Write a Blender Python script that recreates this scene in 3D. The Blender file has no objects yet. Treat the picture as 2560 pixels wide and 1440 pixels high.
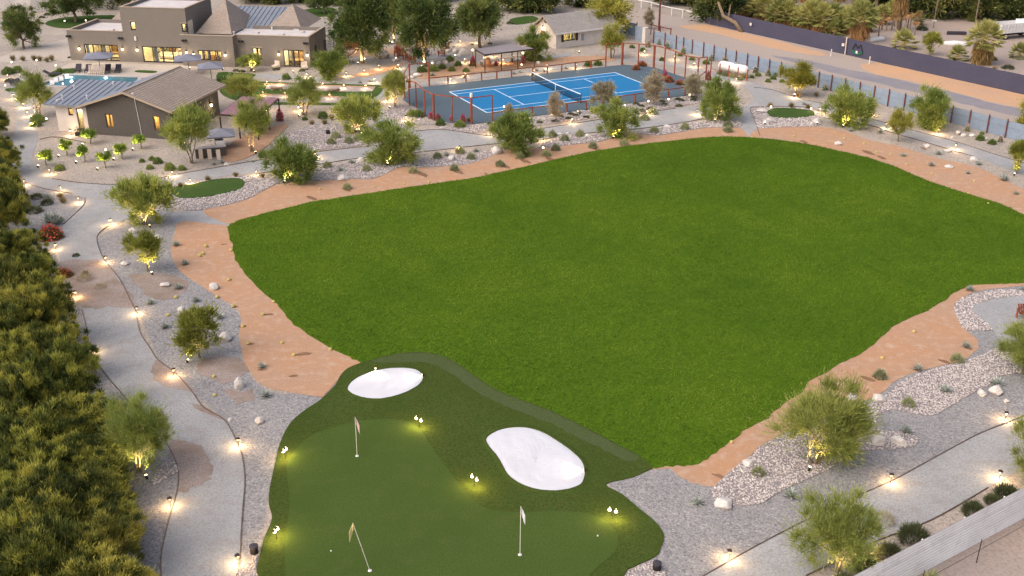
import bpy, bmesh, math, random
import numpy as np
from mathutils import Vector, Matrix, geometry
R = random.Random(7)
NR = np.random.default_rng(11)
S = bpy.context.scene
C = S.collection
rad = math.radians

# ------------------------------------------------------------------ camera, sky, sun, exposure
CAMH, PITCH, FPX = 32.549, 0.42189, 2700.0
cd = bpy.data.cameras.new('camera'); cam = bpy.data.objects.new('camera', cd); C.objects.link(cam)
cam.location = (0, 0, CAMH); cam.rotation_euler = (math.pi / 2 - PITCH, 0, 0)
cd.sensor_width = 36; cd.lens = 36 * FPX / 2560; cd.clip_start = 1; cd.clip_end = 4000
S.camera = cam
SUN_EL, SUN_ROT = rad(48), rad(240)
W = bpy.data.worlds.new('World'); S.world = W; W.use_nodes = True
wn = W.node_tree; wn.nodes.clear()
sky = wn.nodes.new('ShaderNodeTexSky'); sky.sky_type = 'NISHITA'; sky.sun_disc = False
sky.sun_elevation = SUN_EL; sky.sun_rotation = SUN_ROT; sky.air_density = 0.8; sky.dust_density = 5.0; sky.ozone_density = 0.6
bg = wn.nodes.new('ShaderNodeBackground'); bg.inputs[1].default_value = 0.1
wo = wn.nodes.new('ShaderNodeOutputWorld')
wn.links.new(sky.outputs[0], bg.inputs[0]); wn.links.new(bg.outputs[0], wo.inputs[0])
sd = bpy.data.lights.new('sun', 'SUN'); sun = bpy.data.objects.new('sun', sd); C.objects.link(sun)
sd.energy = 0.85; sd.angle = rad(110); sd.color = (1.0, 0.87, 0.75)
sdir = Vector((math.sin(SUN_ROT) * math.cos(SUN_EL), math.cos(SUN_ROT) * math.cos(SUN_EL), math.sin(SUN_EL)))
sun.rotation_euler = sdir.to_track_quat('Z', 'Y').to_euler()
S.view_settings.view_transform = 'Standard'; S.view_settings.look = 'None'
S.view_settings.exposure = 1.14; S.view_settings.gamma = 1.0; S.view_settings.use_curve_mapping = False
S.cycles.max_bounces = 6; S.cycles.transparent_max_bounces = 12; S.cycles.use_denoising = True
S.cycles.sample_clamp_indirect = 4.0; S.cycles.caustics_reflective = False; S.cycles.caustics_refractive = False
LAMP = 1.0     # scale of every lamp's power

# ------------------------------------------------------------------ where a ray through the photograph meets the world
_c, _s = math.cos(PITCH), math.sin(PITCH)
def ray(x, y):
    a, b = (x - 1280) / FPX, (720 - y) / FPX
    return Vector((a, _c + b * _s, -_s + b * _c))
def G(x, y, z=0.0):
    d = ray(x, y); t = (z - CAMH) / d.z
    return Vector((d.x * t, d.y * t, z))
def PX(p):
    d = Vector(p) - Vector((0, 0, CAMH)); w = d.y * _c - d.z * _s
    return 1280 + FPX * d.x / w, 720 - FPX * (d.y * _s + d.z * _c) / w
def HT(g, y):                       # height at ground point g whose image row is y
    r = ray(1280, y); t = g.y / r.y
    return CAMH + r.z * t
def MPP(g):                         # metres per photo pixel at g
    return math.hypot(g.y, CAMH) / FPX
class Frame:
    def __init__(s, o, yaw): s.o = Vector((o[0], o[1], 0)); s.yaw = yaw; s.u = Vector((math.cos(yaw), math.sin(yaw), 0)); s.v = Vector((-math.sin(yaw), math.cos(yaw), 0))
    def loc(s, p): q = Vector(p) - s.o; return q.dot(s.u), q.dot(s.v), q.z
    def wall(s, x, y, v=0.0):       # (u, z) on the vertical plane at depth v
        d = ray(x, y); c0 = Vector((0, 0, CAMH)); t = (v - (c0 - s.o).dot(s.v)) / d.dot(s.v); q = c0 + d * t
        return (q - s.o).dot(s.u), q.z
    def side(s, x, y, u=0.0):       # (v, z) on the vertical plane at u
        d = ray(x, y); c0 = Vector((0, 0, CAMH)); t = (u - (c0 - s.o).dot(s.u)) / d.dot(s.u); q = c0 + d * t
        return (q - s.o).dot(s.v), q.z
    def top(s, x, y, z): return s.loc(G(x, y, z))[:2]
    def w(s, u, v, z=0.0): return s.o + s.u * u + s.v * v + Vector((0, 0, z))

# ------------------------------------------------------------------ names, labels, groups
PENDING = []
def tag(o, label=None, cat=None, group=None, kind=None, px=None):
    if cat: o['category'] = cat
    if group: o['group'] = group
    if kind: o['kind'] = kind
    if label and px is None: o['label'] = label
    elif label: PENDING.append((o, label, px))
    return o
def empty(name, loc, rz=0.0, scale=None):
    o = bpy.data.objects.new(name, None); C.objects.link(o); o.location = loc; o.rotation_euler = (0, 0, rz); o.empty_display_size = 0.1
    if scale: o.scale = scale
    return o
def link(name, me, parent=None, loc=None, rz=None):
    o = bpy.data.objects.new(name, me); C.objects.link(o)
    if parent: o.parent = parent
    if loc is not None: o.location = loc
    if rz is not None: o.rotation_euler = (0, 0, rz)
    return o
def kids(o): return KIDS.get(o.name, [])
KIDS = {}
def copy_tree(root, loc, rz=None, scale=None):
    def cp(o, par):
        c = o.copy(); C.objects.link(c); c.parent = par
        for k in o.children: cp(k, c)
        return c
    r = cp(root, None); r.location = loc
    if rz is not None: r.rotation_euler = (0, 0, rz)
    if scale: r.scale = scale
    return r

# ------------------------------------------------------------------ materials
def newmat(name):
    m = bpy.data.materials.new(name); m.use_nodes = True; m.node_tree.nodes.clear()
    return m, m.node_tree.nodes, m.node_tree.links
def _out(n, l, sh):
    o = n.new('ShaderNodeOutputMaterial'); l.new(sh, o.inputs[0])
def mixc(n, l, f, a, b):
    m = n.new('ShaderNodeMix'); m.data_type = 'RGBA'
    for i, x in ((0, f), (6, a), (7, b)):
        if hasattr(x, 'is_linked'): l.new(x, m.inputs[i])
        else: m.inputs[i].default_value = x if i == 0 else (*x, 1)
    return m.outputs[2]
def noise(n, l, co, scale, detail=3, rough=.55, stretch=None):
    if stretch:
        mp = n.new('ShaderNodeMapping'); l.new(co, mp.inputs[0]); mp.inputs[3].default_value = stretch[:3]
        if len(stretch) > 3: mp.inputs[2].default_value = (0, 0, stretch[3])
        co = mp.outputs[0]
    t = n.new('ShaderNodeTexNoise'); l.new(co, t.inputs['Vector']); t.inputs['Scale'].default_value = scale
    t.inputs['Detail'].default_value = detail; t.inputs['Roughness'].default_value = rough
    return t.outputs[0]
def ramp(n, l, f, lo, hi):
    r = n.new('ShaderNodeMapRange'); l.new(f, r.inputs[0]); r.inputs[1].default_value = lo; r.inputs[2].default_value = hi
    return r.outputs[0]
def surf(name, base, var=None, big=.15, blo=.35, bhi=.65, speck=None, fine=14, flo=.45, fhi=.65, bump=.0, bdist=.03, rough=.85, spec=.2, metal=0, third=None, stretch=None, stretchbig=None):
    m, n, l = newmat(name); co = n.new('ShaderNodeTexCoord').outputs['Object']
    col = None
    if var: col = mixc(n, l, ramp(n, l, noise(n, l, co, big, 4, .6, stretchbig), blo, bhi), base, var)
    if third: col = mixc(n, l, ramp(n, l, noise(n, l, co, big * 5.3, 4, .6), .5, .75), col or base, third)
    nf = noise(n, l, co, fine, 4, .7, stretch)
    if speck: col = mixc(n, l, ramp(n, l, nf, flo, fhi), col or base, speck)
    b = n.new('ShaderNodeBsdfPrincipled'); b.inputs['Roughness'].default_value = rough; b.inputs['Metallic'].default_value = metal
    b.inputs['Specular IOR Level'].default_value = spec
    if col is None: b.inputs['Base Color'].default_value = (*base, 1)
    else: l.new(col, b.inputs['Base Color'])
    if bump:
        bp = n.new('ShaderNodeBump'); bp.inputs['Strength'].default_value = bump; bp.inputs['Distance'].default_value = bdist
        l.new(nf, bp.inputs['Height']); l.new(bp.outputs[0], b.inputs['Normal'])
    _out(n, l, b.outputs[0]); return m
def stones(name, cols, scale, bump=.6, rough=.8):
    m, n, l = newmat(name); co = n.new('ShaderNodeTexCoord').outputs['Object']
    v = n.new('ShaderNodeTexVoronoi'); l.new(co, v.inputs['Vector']); v.inputs['Scale'].default_value = scale
    sp = n.new('ShaderNodeSeparateColor'); l.new(v.outputs['Color'], sp.inputs[0])
    r = n.new('ShaderNodeValToRGB'); l.new(sp.outputs[0], r.inputs[0]); r.color_ramp.interpolation = 'LINEAR'
    el = r.color_ramp.elements; el[0].color = (*cols[0], 1); el[1].color = (*cols[-1], 1)
    for i, c in enumerate(cols[1:-1]): e = el.new((i + 1) / (len(cols) - 1)); e.color = (*c, 1)
    big = noise(n, l, co, .25, 4); sh = mixc(n, l, ramp(n, l, big, .3, .7), (.86, .86, .88), (1.1, 1.07, 1.04))
    mm = n.new('ShaderNodeMix'); mm.data_type = 'RGBA'; mm.blend_type = 'MULTIPLY'; mm.inputs[0].default_value = 1
    l.new(r.outputs[0], mm.inputs[6]); l.new(sh, mm.inputs[7])
    b = n.new('ShaderNodeBsdfPrincipled'); b.inputs['Roughness'].default_value = rough; b.inputs['Specular IOR Level'].default_value = .25
    l.new(mm.outputs[2], b.inputs['Base Color'])
    bp = n.new('ShaderNodeBump'); bp.invert = True; bp.inputs['Strength'].default_value = bump; bp.inputs['Distance'].default_value = .4 / scale
    l.new(v.outputs['Distance'], bp.inputs['Height']); l.new(bp.outputs[0], b.inputs['Normal'])
    _out(n, l, b.outputs[0]); return m
def glow(name, col, strength):
    m, n, l = newmat(name); e = n.new('ShaderNodeEmission'); e.inputs[0].default_value = (*col, 1); e.inputs[1].default_value = strength
    _out(n, l, e.outputs[0]); return m
def leafmat(name, dark, mid, light, trans=.35, vary=.25, dry=None, dryp=.9):
    m, n, l = newmat(name)
    a = n.new('ShaderNodeAttribute'); a.attribute_name = 'rnd'
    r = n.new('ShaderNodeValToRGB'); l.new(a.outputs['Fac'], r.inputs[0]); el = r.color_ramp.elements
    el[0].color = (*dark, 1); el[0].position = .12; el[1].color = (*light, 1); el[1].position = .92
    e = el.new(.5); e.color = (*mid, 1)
    if dry: el[-1].position = dryp - .04; e = el.new(min(.999, dryp + .04)); e.color = (*dry, 1)
    oi = n.new('ShaderNodeObjectInfo')
    mr = n.new('ShaderNodeMapRange'); l.new(oi.outputs['Random'], mr.inputs[0]); mr.inputs[3].default_value = 1 - vary; mr.inputs[4].default_value = 1 + vary
    hs = n.new('ShaderNodeHueSaturation'); l.new(r.outputs[0], hs.inputs['Color']); l.new(mr.outputs[0], hs.inputs['Value'])
    mh = n.new('ShaderNodeMapRange'); l.new(oi.outputs['Random'], mh.inputs[0]); mh.inputs[3].default_value = .515; mh.inputs[4].default_value = .485
    l.new(mh.outputs[0], hs.inputs['Hue'])
    d = n.new('ShaderNodeBsdfPrincipled'); d.inputs['Roughness'].default_value = .7; d.inputs['Specular IOR Level'].default_value = .12; l.new(hs.outputs[0], d.inputs['Base Color'])
    t = n.new('ShaderNodeBsdfTranslucent'); l.new(hs.outputs[0], t.inputs[0])
    mx = n.new('ShaderNodeMixShader'); mx.inputs[0].default_value = trans; l.new(d.outputs[0], mx.inputs[1]); l.new(t.outputs[0], mx.inputs[2])
    _out(n, l, mx.outputs[0]); return m
def glassmat(name, tint=(.8, .9, .95), refl=.12):
    m, n, l = newmat(name); t = n.new('ShaderNodeBsdfTransparent'); t.inputs[0].default_value = (*tint, 1)
    g = n.new('ShaderNodeBsdfGlossy'); g.inputs['Roughness'].default_value = .03
    f = n.new('ShaderNodeFresnel'); f.inputs[0].default_value = 1.45
    x = n.new('ShaderNodeMixShader'); l.new(f.outputs[0], x.inputs[0]); l.new(t.outputs[0], x.inputs[1]); l.new(g.outputs[0], x.inputs[2])
    _out(n, l, x.outputs[0]); return m
M = {}
M['ground'] = stones('garden_gravel', [(0.216, 0.19, 0.165), (0.336, 0.292, 0.248), (0.412, 0.362, 0.306), (0.282, 0.259, 0.238)], 9, .5)
M['gravel'] = stones('coarse_gravel', [(0.137, 0.137, 0.148), (0.29, 0.275, 0.262), (0.203, 0.205, 0.218), (0.357, 0.352, 0.334)], 11, .7)
M['path'] = surf('decomposed_granite', (0.289, 0.293, 0.297), (0.366, 0.366, 0.36), .22, speck=(0.203, 0.206, 0.21), fine=9, flo=.44, fhi=.68, bump=.2, bdist=.02, third=(0.273, 0.247, 0.23))
M['sand'] = surf('red_sand', (.42, .235, .132), (.37, .245, .165), .3, blo=.3, bhi=.7, speck=(.33, .17, .09), fine=9, flo=.5, fhi=.75, bump=.3, bdist=.04, third=(.46, .335, .245))
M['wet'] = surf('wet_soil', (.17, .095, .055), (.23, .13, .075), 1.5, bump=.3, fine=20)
M['brown'] = surf('brown_mulch', (.24, .185, .15), (.33, .28, .26), .5, speck=(.15, .105, .075), fine=14, flo=.45, fhi=.7, bump=.3)
M['dirt'] = surf('dry_dirt', (0.378, 0.299, 0.247), (0.306, 0.267, 0.242), .12, speck=(0.261, 0.202, 0.166), fine=5, bump=.2, third=(0.324, 0.267, 0.233))
M['road'] = surf('dusty_road', (0.385, 0.312, 0.261), (0.332, 0.286, 0.252), .09, speck=(0.289, 0.247, 0.22), fine=5, bump=.1)
M['asphalt'] = surf('worn_asphalt', (.215, .205, .225), (.28, .255, .25), .3, speck=(.17, .165, .185), fine=8, bump=.1)
M['verge'] = surf('orange_verge', (.52, .315, .18), (.45, .30, .20), .2, speck=(.36, .20, .10), fine=3, flo=.5, fhi=.8, bump=.3)
M['lawn'] = surf('lawn_soil_and_grass', (0.0849, 0.152, 0.0101), (0.0622, 0.125, 0.00935), .12, speck=(0.0452, 0.092, 0.00779), fine=9, flo=.4, fhi=.65, spec=.02, rough=1, bump=.5, bdist=.06, third=(0.102, 0.166, 0.014), stretch=(1, 2.2, 1, .5))
M['fringe'] = surf('fringe_turf', (0.0531, 0.0774, 0.0161), (0.0642, 0.0924, 0.0228), .3, speck=(0.0343, 0.0546, 0.0107), fine=10, flo=.38, fhi=.62, bump=.35, bdist=.02, spec=.03, rough=1, third=(.075, .082, .02))
M['collar'] = surf('collar_turf', (0.0738, 0.0949, 0.0405), (0.0666, 0.0893, 0.0334), .5, speck=(0.0504, 0.0707, 0.0246), fine=9, flo=.4, fhi=.65, bump=.3, bdist=.02, spec=.03, rough=1)
M['green'] = surf('putting_turf', (0.0573, 0.0911, 0.0205), (0.0665, 0.104, 0.0243), .18, speck=(0.0413, 0.0684, 0.0154), fine=12, flo=.4, fhi=.66, bump=.2, bdist=.012, spec=.03, rough=1, third=(0.0788, 0.104, 0.0276))
M['bunker'] = surf('bunker_sand', (.57, .575, .61), (.52, .525, .56), .5, fine=4.5, bump=.35, bdist=.08)
M['turf2'] = surf('practice_turf', (.045, .085, .022), (.06, .1, .028), .8, speck=(.03, .055, .014), fine=10, bump=.5, spec=.03, rough=1)
M['court'] = surf('court_surround', (0.0788, 0.115, 0.142), (0.09, 0.129, 0.152), .2, speck=(0.0638, 0.092, 0.116), fine=8, bump=.05)
M['blue'] = surf('court_blue', (0.0126, 0.152, 0.351), (0.0189, 0.177, 0.369), .2, speck=(0.00945, 0.128, 0.312), fine=7, bump=.03, rough=.7)
M['line'] = surf('court_line', (.62, .72, .82), rough=.7)
M['edging'] = surf('steel_edging', (.10, .072, .06), (.15, .11, .10), 1.5, rough=.7)
M['rock'] = surf('pale_boulder', (.60, .555, .50), (.47, .44, .42), 1.6, speck=(.36, .33, .31), fine=5, flo=.55, fhi=.8, bump=.5, bdist=.08)
M['wall'] = surf('taupe_stucco', (.205, .178, .15), (.225, .195, .165), .5, speck=(.18, .157, .135), fine=6, bump=.15)
M['poolwall'] = surf('charcoal_stucco', (0.1, 0.088, 0.0777), (0.115, 0.1, 0.0873), .5, speck=(0.082, 0.0736, 0.0666), fine=6, bump=.15)
M['white'] = surf('painted_brick', (.62, .57, .52), (.55, .505, .46), 1.2, speck=(.46, .41, .37), fine=5, flo=.5, fhi=.8, bump=.35, stretch=(1, 1, 3))
M['deck'] = surf('white_roof', (0.562, 0.53, 0.515), (0.499, 0.468, 0.456), .25, speck=(0.468, 0.429, 0.413), fine=1.2, bump=.05)
M['tile'] = surf('concrete_tile', (0.317, 0.254, 0.208), (0.357, 0.299, 0.243), .6, speck=(0.248, 0.199, 0.166), fine=4, bump=.2)
M['tile2'] = surf('grey_shingle', (.30, .275, .255), (.34, .315, .29), .8, speck=(.23, .21, .20), fine=5, bump=.2)
M['seam'] = surf('seam_metal', (.20, .225, .265), (.235, .255, .29), .4, rough=.5, spec=.4, metal=.3)
M['copper'] = surf('fascia_tan', (.38, .30, .22))
M['black'] = surf('black_metal', (.018, .016, .016), rough=.55, spec=.3)
M['bronze'] = surf('bronze_frame', (.045, .032, .026), rough=.5)
M['rust'] = surf('red_rust', (0.262, 0.068, 0.034), (0.328, 0.1, 0.0467), 1.2, speck=(0.164, 0.044, 0.0298), fine=5, rough=.8)
M['rustd'] = surf('dark_rust', (.155, .042, .03), (.20, .06, .04), 1.2, speck=(.09, .03, .03), fine=5, rough=.8)
M['corr'] = surf('blue_grey_sheet', (0.272, 0.335, 0.425), (0.238, 0.3, 0.378), .3, speck=(0.204, 0.254, 0.319), fine=2, flo=.5, fhi=.8, rough=.6, metal=.15)
M['screen'] = surf('slate_screen', (0.0644, 0.0633, 0.1), (0.0763, 0.0734, 0.11), .4, speck=(0.05, 0.0506, 0.079), fine=9)
M['galv'] = surf('galvanised_sheet', (0.85, 0.833, 0.79), (0.72, 0.696, 0.673), .5, blo=.3, bhi=.7, speck=(0.624, 0.595, 0.567), fine=1.6, flo=.5, fhi=.75, rough=.55, metal=.1)
M['whitep'] = surf('white_paint', (.72, .70, .68), (.62, .60, .58), 1.5, rough=.5)
M['cream'] = surf('cream_paint', (.70, .58, .48))
M['wood'] = surf('weathered_wood', (.30, .22, .165), (.22, .155, .115), 2, speck=(.14, .10, .08), fine=9, stretch=(1, 1, .2))
M['trunk'] = surf('bark', (.20, .145, .095), (.28, .21, .14), 3, speck=(.11, .08, .055), fine=16, bump=.5, bdist=.05)
M['concrete'] = surf('concrete', (.44, .40, .375), (.39, .36, .34), .4, speck=(.34, .31, .30), fine=6, bump=.05)
M['terr'] = surf('terrace', (.47, .405, .345), (.42, .37, .32), .3, speck=(.36, .32, .28), fine=3)
M['shade'] = surf('grey_canvas', (.20, .205, .25), (.17, .175, .215), 1)
M['maroon'] = surf('maroon_sheet', (.24, .125, .145), (.20, .105, .125), .8, speck=(.29, .165, .175), fine=3, rough=.6)
M['greysheet'] = surf('grey_sheet', (.26, .225, .235), (.22, .20, .21), .8, rough=.6)
M['charc'] = surf('charcoal_fabric', (.05, .045, .055))
M['inner'] = surf('warm_interior', (.62, .55, .43), (.5, .42, .3), .8, rough=.9)
M['cabinet'] = surf('wood_cabinet', (.16, .085, .035), (.2, .11, .05), 3)
M['lamp'] = glow('lamp_glass', (1, .70, .34), 1.6)
M['lampw'] = glow('lamp_bulb', (1, .78, .46), 5)
M['lamps'] = glow('path_lamp_lens', (1, .74, .40), 2.2)
M['glass'] = glassmat('window_glass')
M['water'] = None
M['flagp'] = surf('flag_pink', (.72, .50, .50)); M['flagy'] = surf('flag_yellow', (.76, .62, .26)); M['flagw'] = surf('flag_white', (.72, .72, .72))
M['pole'] = surf('pole_cream', (.72, .66, .56))
M['ball'] = surf('ball_white', (.8, .8, .8))
M['tyre'] = surf('tyre', (.03, .028, .028))
M['terracotta'] = surf('terracotta', (.45, .2, .1))
# leaves
M['l_acacia'] = leafmat('acacia_leaf', (0.148, 0.196, 0.0461), (0.259, 0.319, 0.0734), (0.472, 0.486, 0.125))
M['l_verde'] = leafmat('palo_verde_leaf', (0.184, 0.229, 0.0518), (0.302, 0.339, 0.0863), (0.477, 0.496, 0.147), .45, .1)
M['l_gold'] = leafmat('golden_leaf', (0.194, 0.187, 0.0319), (0.329, 0.299, 0.0507), (0.493, 0.419, 0.0869), .4)
M['l_mesq'] = leafmat('mesquite_leaf', (0.0726, 0.108, 0.0341), (0.14, 0.186, 0.051), (0.25, 0.291, 0.0852), .3)
M['l_dry'] = leafmat('dry_leaf', (.28, .235, .155), (.42, .36, .245), (.55, .49, .35), .35, .10)
M['l_hedge'] = leafmat('hedge_leaf', (.06, .08, .026), (.195, .215, .048), (.54, .50, .10), .4, .14)
M['l_citrus'] = leafmat('citrus_leaf', (0.0975, 0.176, 0.0266), (0.176, 0.273, 0.039), (0.312, 0.39, 0.0621))
M['l_olive'] = leafmat('olive_leaf', (0.194, 0.208, 0.0442), (0.341, 0.341, 0.0664), (0.486, 0.462, 0.0995))
M['l_sage'] = leafmat('sage_leaf', (0.199, 0.231, 0.122), (0.324, 0.352, 0.182), (0.482, 0.493, 0.284))
M['l_shrub'] = leafmat('shrub_leaf', (0.111, 0.156, 0.0459), (0.189, 0.26, 0.0726), (0.332, 0.395, 0.124))
M['l_dark'] = leafmat('dark_shrub_leaf', (0.0576, 0.073, 0.0363), (0.106, 0.125, 0.0605), (0.173, 0.192, 0.0907))
M['l_agave'] = leafmat('agave_leaf', (0.224, 0.259, 0.23), (0.345, 0.38, 0.329), (0.517, 0.543, 0.474), .1, .15)
M['l_grass'] = leafmat('tuft_leaf', (.17, .13, .05), (.27, .21, .085), (.36, .30, .15), .3)
M['l_palm'] = leafmat('palm_leaf', (0.148, 0.169, 0.0484), (0.277, 0.29, 0.0864), (0.496, 0.466, 0.165), .25)
M['l_skirt'] = leafmat('palm_dead_leaf', (.28, .155, .055), (.42, .255, .105), (.52, .36, .18), .25)
M['l_pink'] = leafmat('pink_flower', (.42, .03, .11), (.56, .06, .17), (.62, .16, .24), .3)
M['l_red'] = leafmat('red_flower', (.42, .06, .03), (.55, .13, .06), (.6, .22, .1), .3)
M['l_rose'] = leafmat('pale_rose', (.55, .3, .28), (.62, .42, .38), (.7, .6, .52), .3)
M['l_lawn'] = leafmat('grass_blade', (0.068, 0.14, 0.00999), (0.111, 0.195, 0.0146), (0.192, 0.271, 0.0273), .3, .0)
M['l_wood'] = leafmat('far_wood_leaf', (0.0574, 0.0809, 0.0273), (0.117, 0.147, 0.0456), (0.248, 0.248, 0.0731), .25)
M['cactus'] = surf('golden_spines', (.42, .34, .10), (.5, .42, .17), 9)

# ------------------------------------------------------------------ mesh building
class MB:
    def __init__(s): s.v = []; s.f = []
    def add(s, vs, fs):
        o = len(s.v); s.v += [tuple(p) for p in vs]; s.f += [tuple(i + o for i in f) for f in fs]; return s
    def box(s, x0, x1, y0, y1, z0, z1):
        return s.add([(x0, y0, z0), (x1, y0, z0), (x1, y1, z0), (x0, y1, z0), (x0, y0, z1), (x1, y0, z1), (x1, y1, z1), (x0, y1, z1)],
                     [(3, 2, 1, 0), (4, 5, 6, 7), (0, 1, 5, 4), (1, 2, 6, 5), (2, 3, 7, 6), (3, 0, 4, 7)])
    def beam(s, a, b, w, h=None):
        a, b = Vector(a), Vector(b); d = (b - a).normalized(); h = h or w
        x = d.cross(Vector((0, 0, 1)) if abs(d.z) < .95 else Vector((0, 1, 0))).normalized(); y = x.cross(d)
        q = [(-w / 2, -h / 2), (w / 2, -h / 2), (w / 2, h / 2), (-w / 2, h / 2)]
        return s.add([a + x * i + y * j for i, j in q] + [b + x * i + y * j for i, j in q], [(3, 2, 1, 0), (4, 5, 6, 7), (0, 1, 5, 4), (1, 2, 6, 5), (2, 3, 7, 6), (3, 0, 4, 7)])
    def tube(s, pts, rs, n=6, cap=True):
        pts = [Vector(p) for p in pts]; rs = rs if hasattr(rs, '__len__') else [rs] * len(pts); rings = []; o = len(s.v)
        for i, p in enumerate(pts):
            d = (pts[min(i + 1, len(pts) - 1)] - pts[max(i - 1, 0)]).normalized()
            x = d.cross(Vector((0, 0, 1)) if abs(d.z) < .95 else Vector((0, 1, 0))).normalized(); y = x.cross(d)
            s.v += [tuple(p + (x * math.cos(2 * math.pi * k / n) + y * math.sin(2 * math.pi * k / n)) * rs[i]) for k in range(n)]
        for i in range(len(pts) - 1):
            for k in range(n): s.f.append((o + i * n + k, o + i * n + (k + 1) % n, o + (i + 1) * n + (k + 1) % n, o + (i + 1) * n + k))
        if cap: s.f.append(tuple(o + k for k in range(n))[::-1]); s.f.append(tuple(o + (len(pts) - 1) * n + k for k in range(n)))
        return s
    def lathe(s, prof, n=10, c=(0, 0, 0)):
        o = len(s.v)
        for r, z in prof: s.v += [(c[0] + r * math.cos(2 * math.pi * k / n), c[1] + r * math.sin(2 * math.pi * k / n), c[2] + z) for k in range(n)]
        for i in range(len(prof) - 1):
            for k in range(n): s.f.append((o + i * n + k, o + i * n + (k + 1) % n, o + (i + 1) * n + (k + 1) % n, o + (i + 1) * n + k))
        s.f.append(tuple(o + k for k in range(n))[::-1]); s.f.append(tuple(o + (len(prof) - 1) * n + k for k in range(n)))
        return s
    def quad(s, *p): return s.add(p, [tuple(range(len(p)))])
    def slab(s, top, t):      # a plate with thickness t under the polygon top
        n = len(top); lo = [(p[0], p[1], p[2] - t) for p in top]
        return s.add(list(top) + lo, [tuple(range(n)), tuple(range(2 * n - 1, n - 1, -1))] + [(i, i + n, (i + 1) % n + n, (i + 1) % n) for i in range(n)])
    def mesh(s, name, mat, smooth=False):
        me = bpy.data.meshes.new(name); me.from_pydata(s.v, [], s.f); me.materials.append(mat)
        bm = bmesh.new(); bm.from_mesh(me); bmesh.ops.recalc_face_normals(bm, faces=bm.faces); bm.to_mesh(me); bm.free()
        if smooth: me.polygons.foreach_set('use_smooth', [True] * len(me.polygons))
        me.update(); return me
    def build(s, name, mat, parent=None, loc=None, rz=None, smooth=False): return link(name, s.mesh(name, mat, smooth), parent, loc, rz)
def npmesh(name, V, F, mat, rnd=None, smooth=False):
    V = np.asarray(V, np.float32); F = np.asarray(F, np.int32); k = F.shape[1]
    me = bpy.data.meshes.new(name); me.vertices.add(len(V)); me.vertices.foreach_set('co', V.ravel())
    me.loops.add(F.size); me.loops.foreach_set('vertex_index', F.ravel()); me.polygons.add(len(F))
    me.polygons.foreach_set('loop_start', np.arange(0, F.size, k, dtype=np.int32)); me.materials.append(mat)
    if rnd is not None:
        a = me.attributes.new('rnd', 'FLOAT', 'FACE'); a.data.foreach_set('value', np.asarray(rnd, np.float32))
    me.update(calc_edges=True)
    if smooth: me.polygons.foreach_set('use_smooth', np.ones(len(F), bool))
    return me
def unit(v): return v / (np.linalg.norm(v, axis=-1, keepdims=True) + 1e-9)
def leaves(name, P, D, L, Wd, rnd, mat):
    n = len(P); D = unit(D); X = unit(np.cross(D, NR.normal(size=(n, 3)))); L = np.broadcast_to(np.asarray(L, float).reshape(-1, 1), (n, 1)); w = np.broadcast_to(np.asarray(Wd, float).reshape(-1, 1), (n, 1))
    V = np.stack([P, P + D * L * .45 + X * w * .5, P + D * L, P + D * L * .45 - X * w * .5], 1).reshape(-1, 3)
    return npmesh(name, V, np.arange(4 * n).reshape(n, 4), mat, np.clip(rnd, 0, 1))
def smooth_closed(pts, k=5):
    P = np.array(pts, float); n = len(P); out = []
    for i in range(n):
        a, b, c, d = P[i - 1], P[i], P[(i + 1) % n], P[(i + 2) % n]
        for t in np.arange(k) / k:
            out.append(.5 * (2 * b + (c - a) * t + (2 * a - 5 * b + 4 * c - d) * t * t + (3 * b - a - 3 * c + d) * t ** 3))
    return np.array(out)
def smooth_open(pts, k=5):
    P = np.array(pts, float); n = len(P); out = []
    for i in range(n - 1):
        a, b, c, d = P[max(i - 1, 0)], P[i], P[i + 1], P[min(i + 2, n - 1)]
        for t in np.arange(k) / k:
            out.append(.5 * (2 * b + (c - a) * t + (2 * a - 5 * b + 4 * c - d) * t * t + (3 * b - a - 3 * c + d) * t ** 3))
    return np.array(out + [P[-1]])
def gpts(px): return np.array([G(x, y)[:2] for x, y in px])
def outline(px, smooth=True, k=5, jit=0.0):
    g = gpts(px); g = smooth_closed(g, k) if smooth else g
    if jit: g = g + NR.normal(size=g.shape) * jit
    return g
def sheet(name, px, z, mat, smooth=True, k=5, jit=0.0, kind='structure', world=None):
    g = world if world is not None else outline(px, smooth, k, jit)
    # a thin slab: its top at z, its skirt down into the ground
    n = len(g); V = [(x, y, z) for x, y in g] + [(x, y, -.05) for x, y in g]
    me = bpy.data.meshes.new(name); me.from_pydata(V, [], [tuple(range(n))] + [(i, (i + 1) % n, (i + 1) % n + n, i + n) for i in range(n)])
    me.materials.append(mat)
    if (me.polygons[0].normal.z < 0): me.flip_normals()
    o = link(name, me); o['kind'] = kind; return o, g
def inside(poly, pts):
    x, y = pts[:, 0], pts[:, 1]; r = np.zeros(len(pts), bool); n = len(poly); j = n - 1
    for i in range(n):
        xi, yi = poly[i]; xj, yj = poly[j]
        c = ((yi > y) != (yj > y)) & (x < (xj - xi) * (y - yi) / (yj - yi + 1e-12) + xi); r ^= c; j = i
    return r
def scatter(poly, dens):
    lo, hi = poly.min(0), poly.max(0); n = int((hi - lo).prod() * dens); p = lo + NR.random((n, 2)) * (hi - lo)
    return p[inside(poly, p)]
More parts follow.
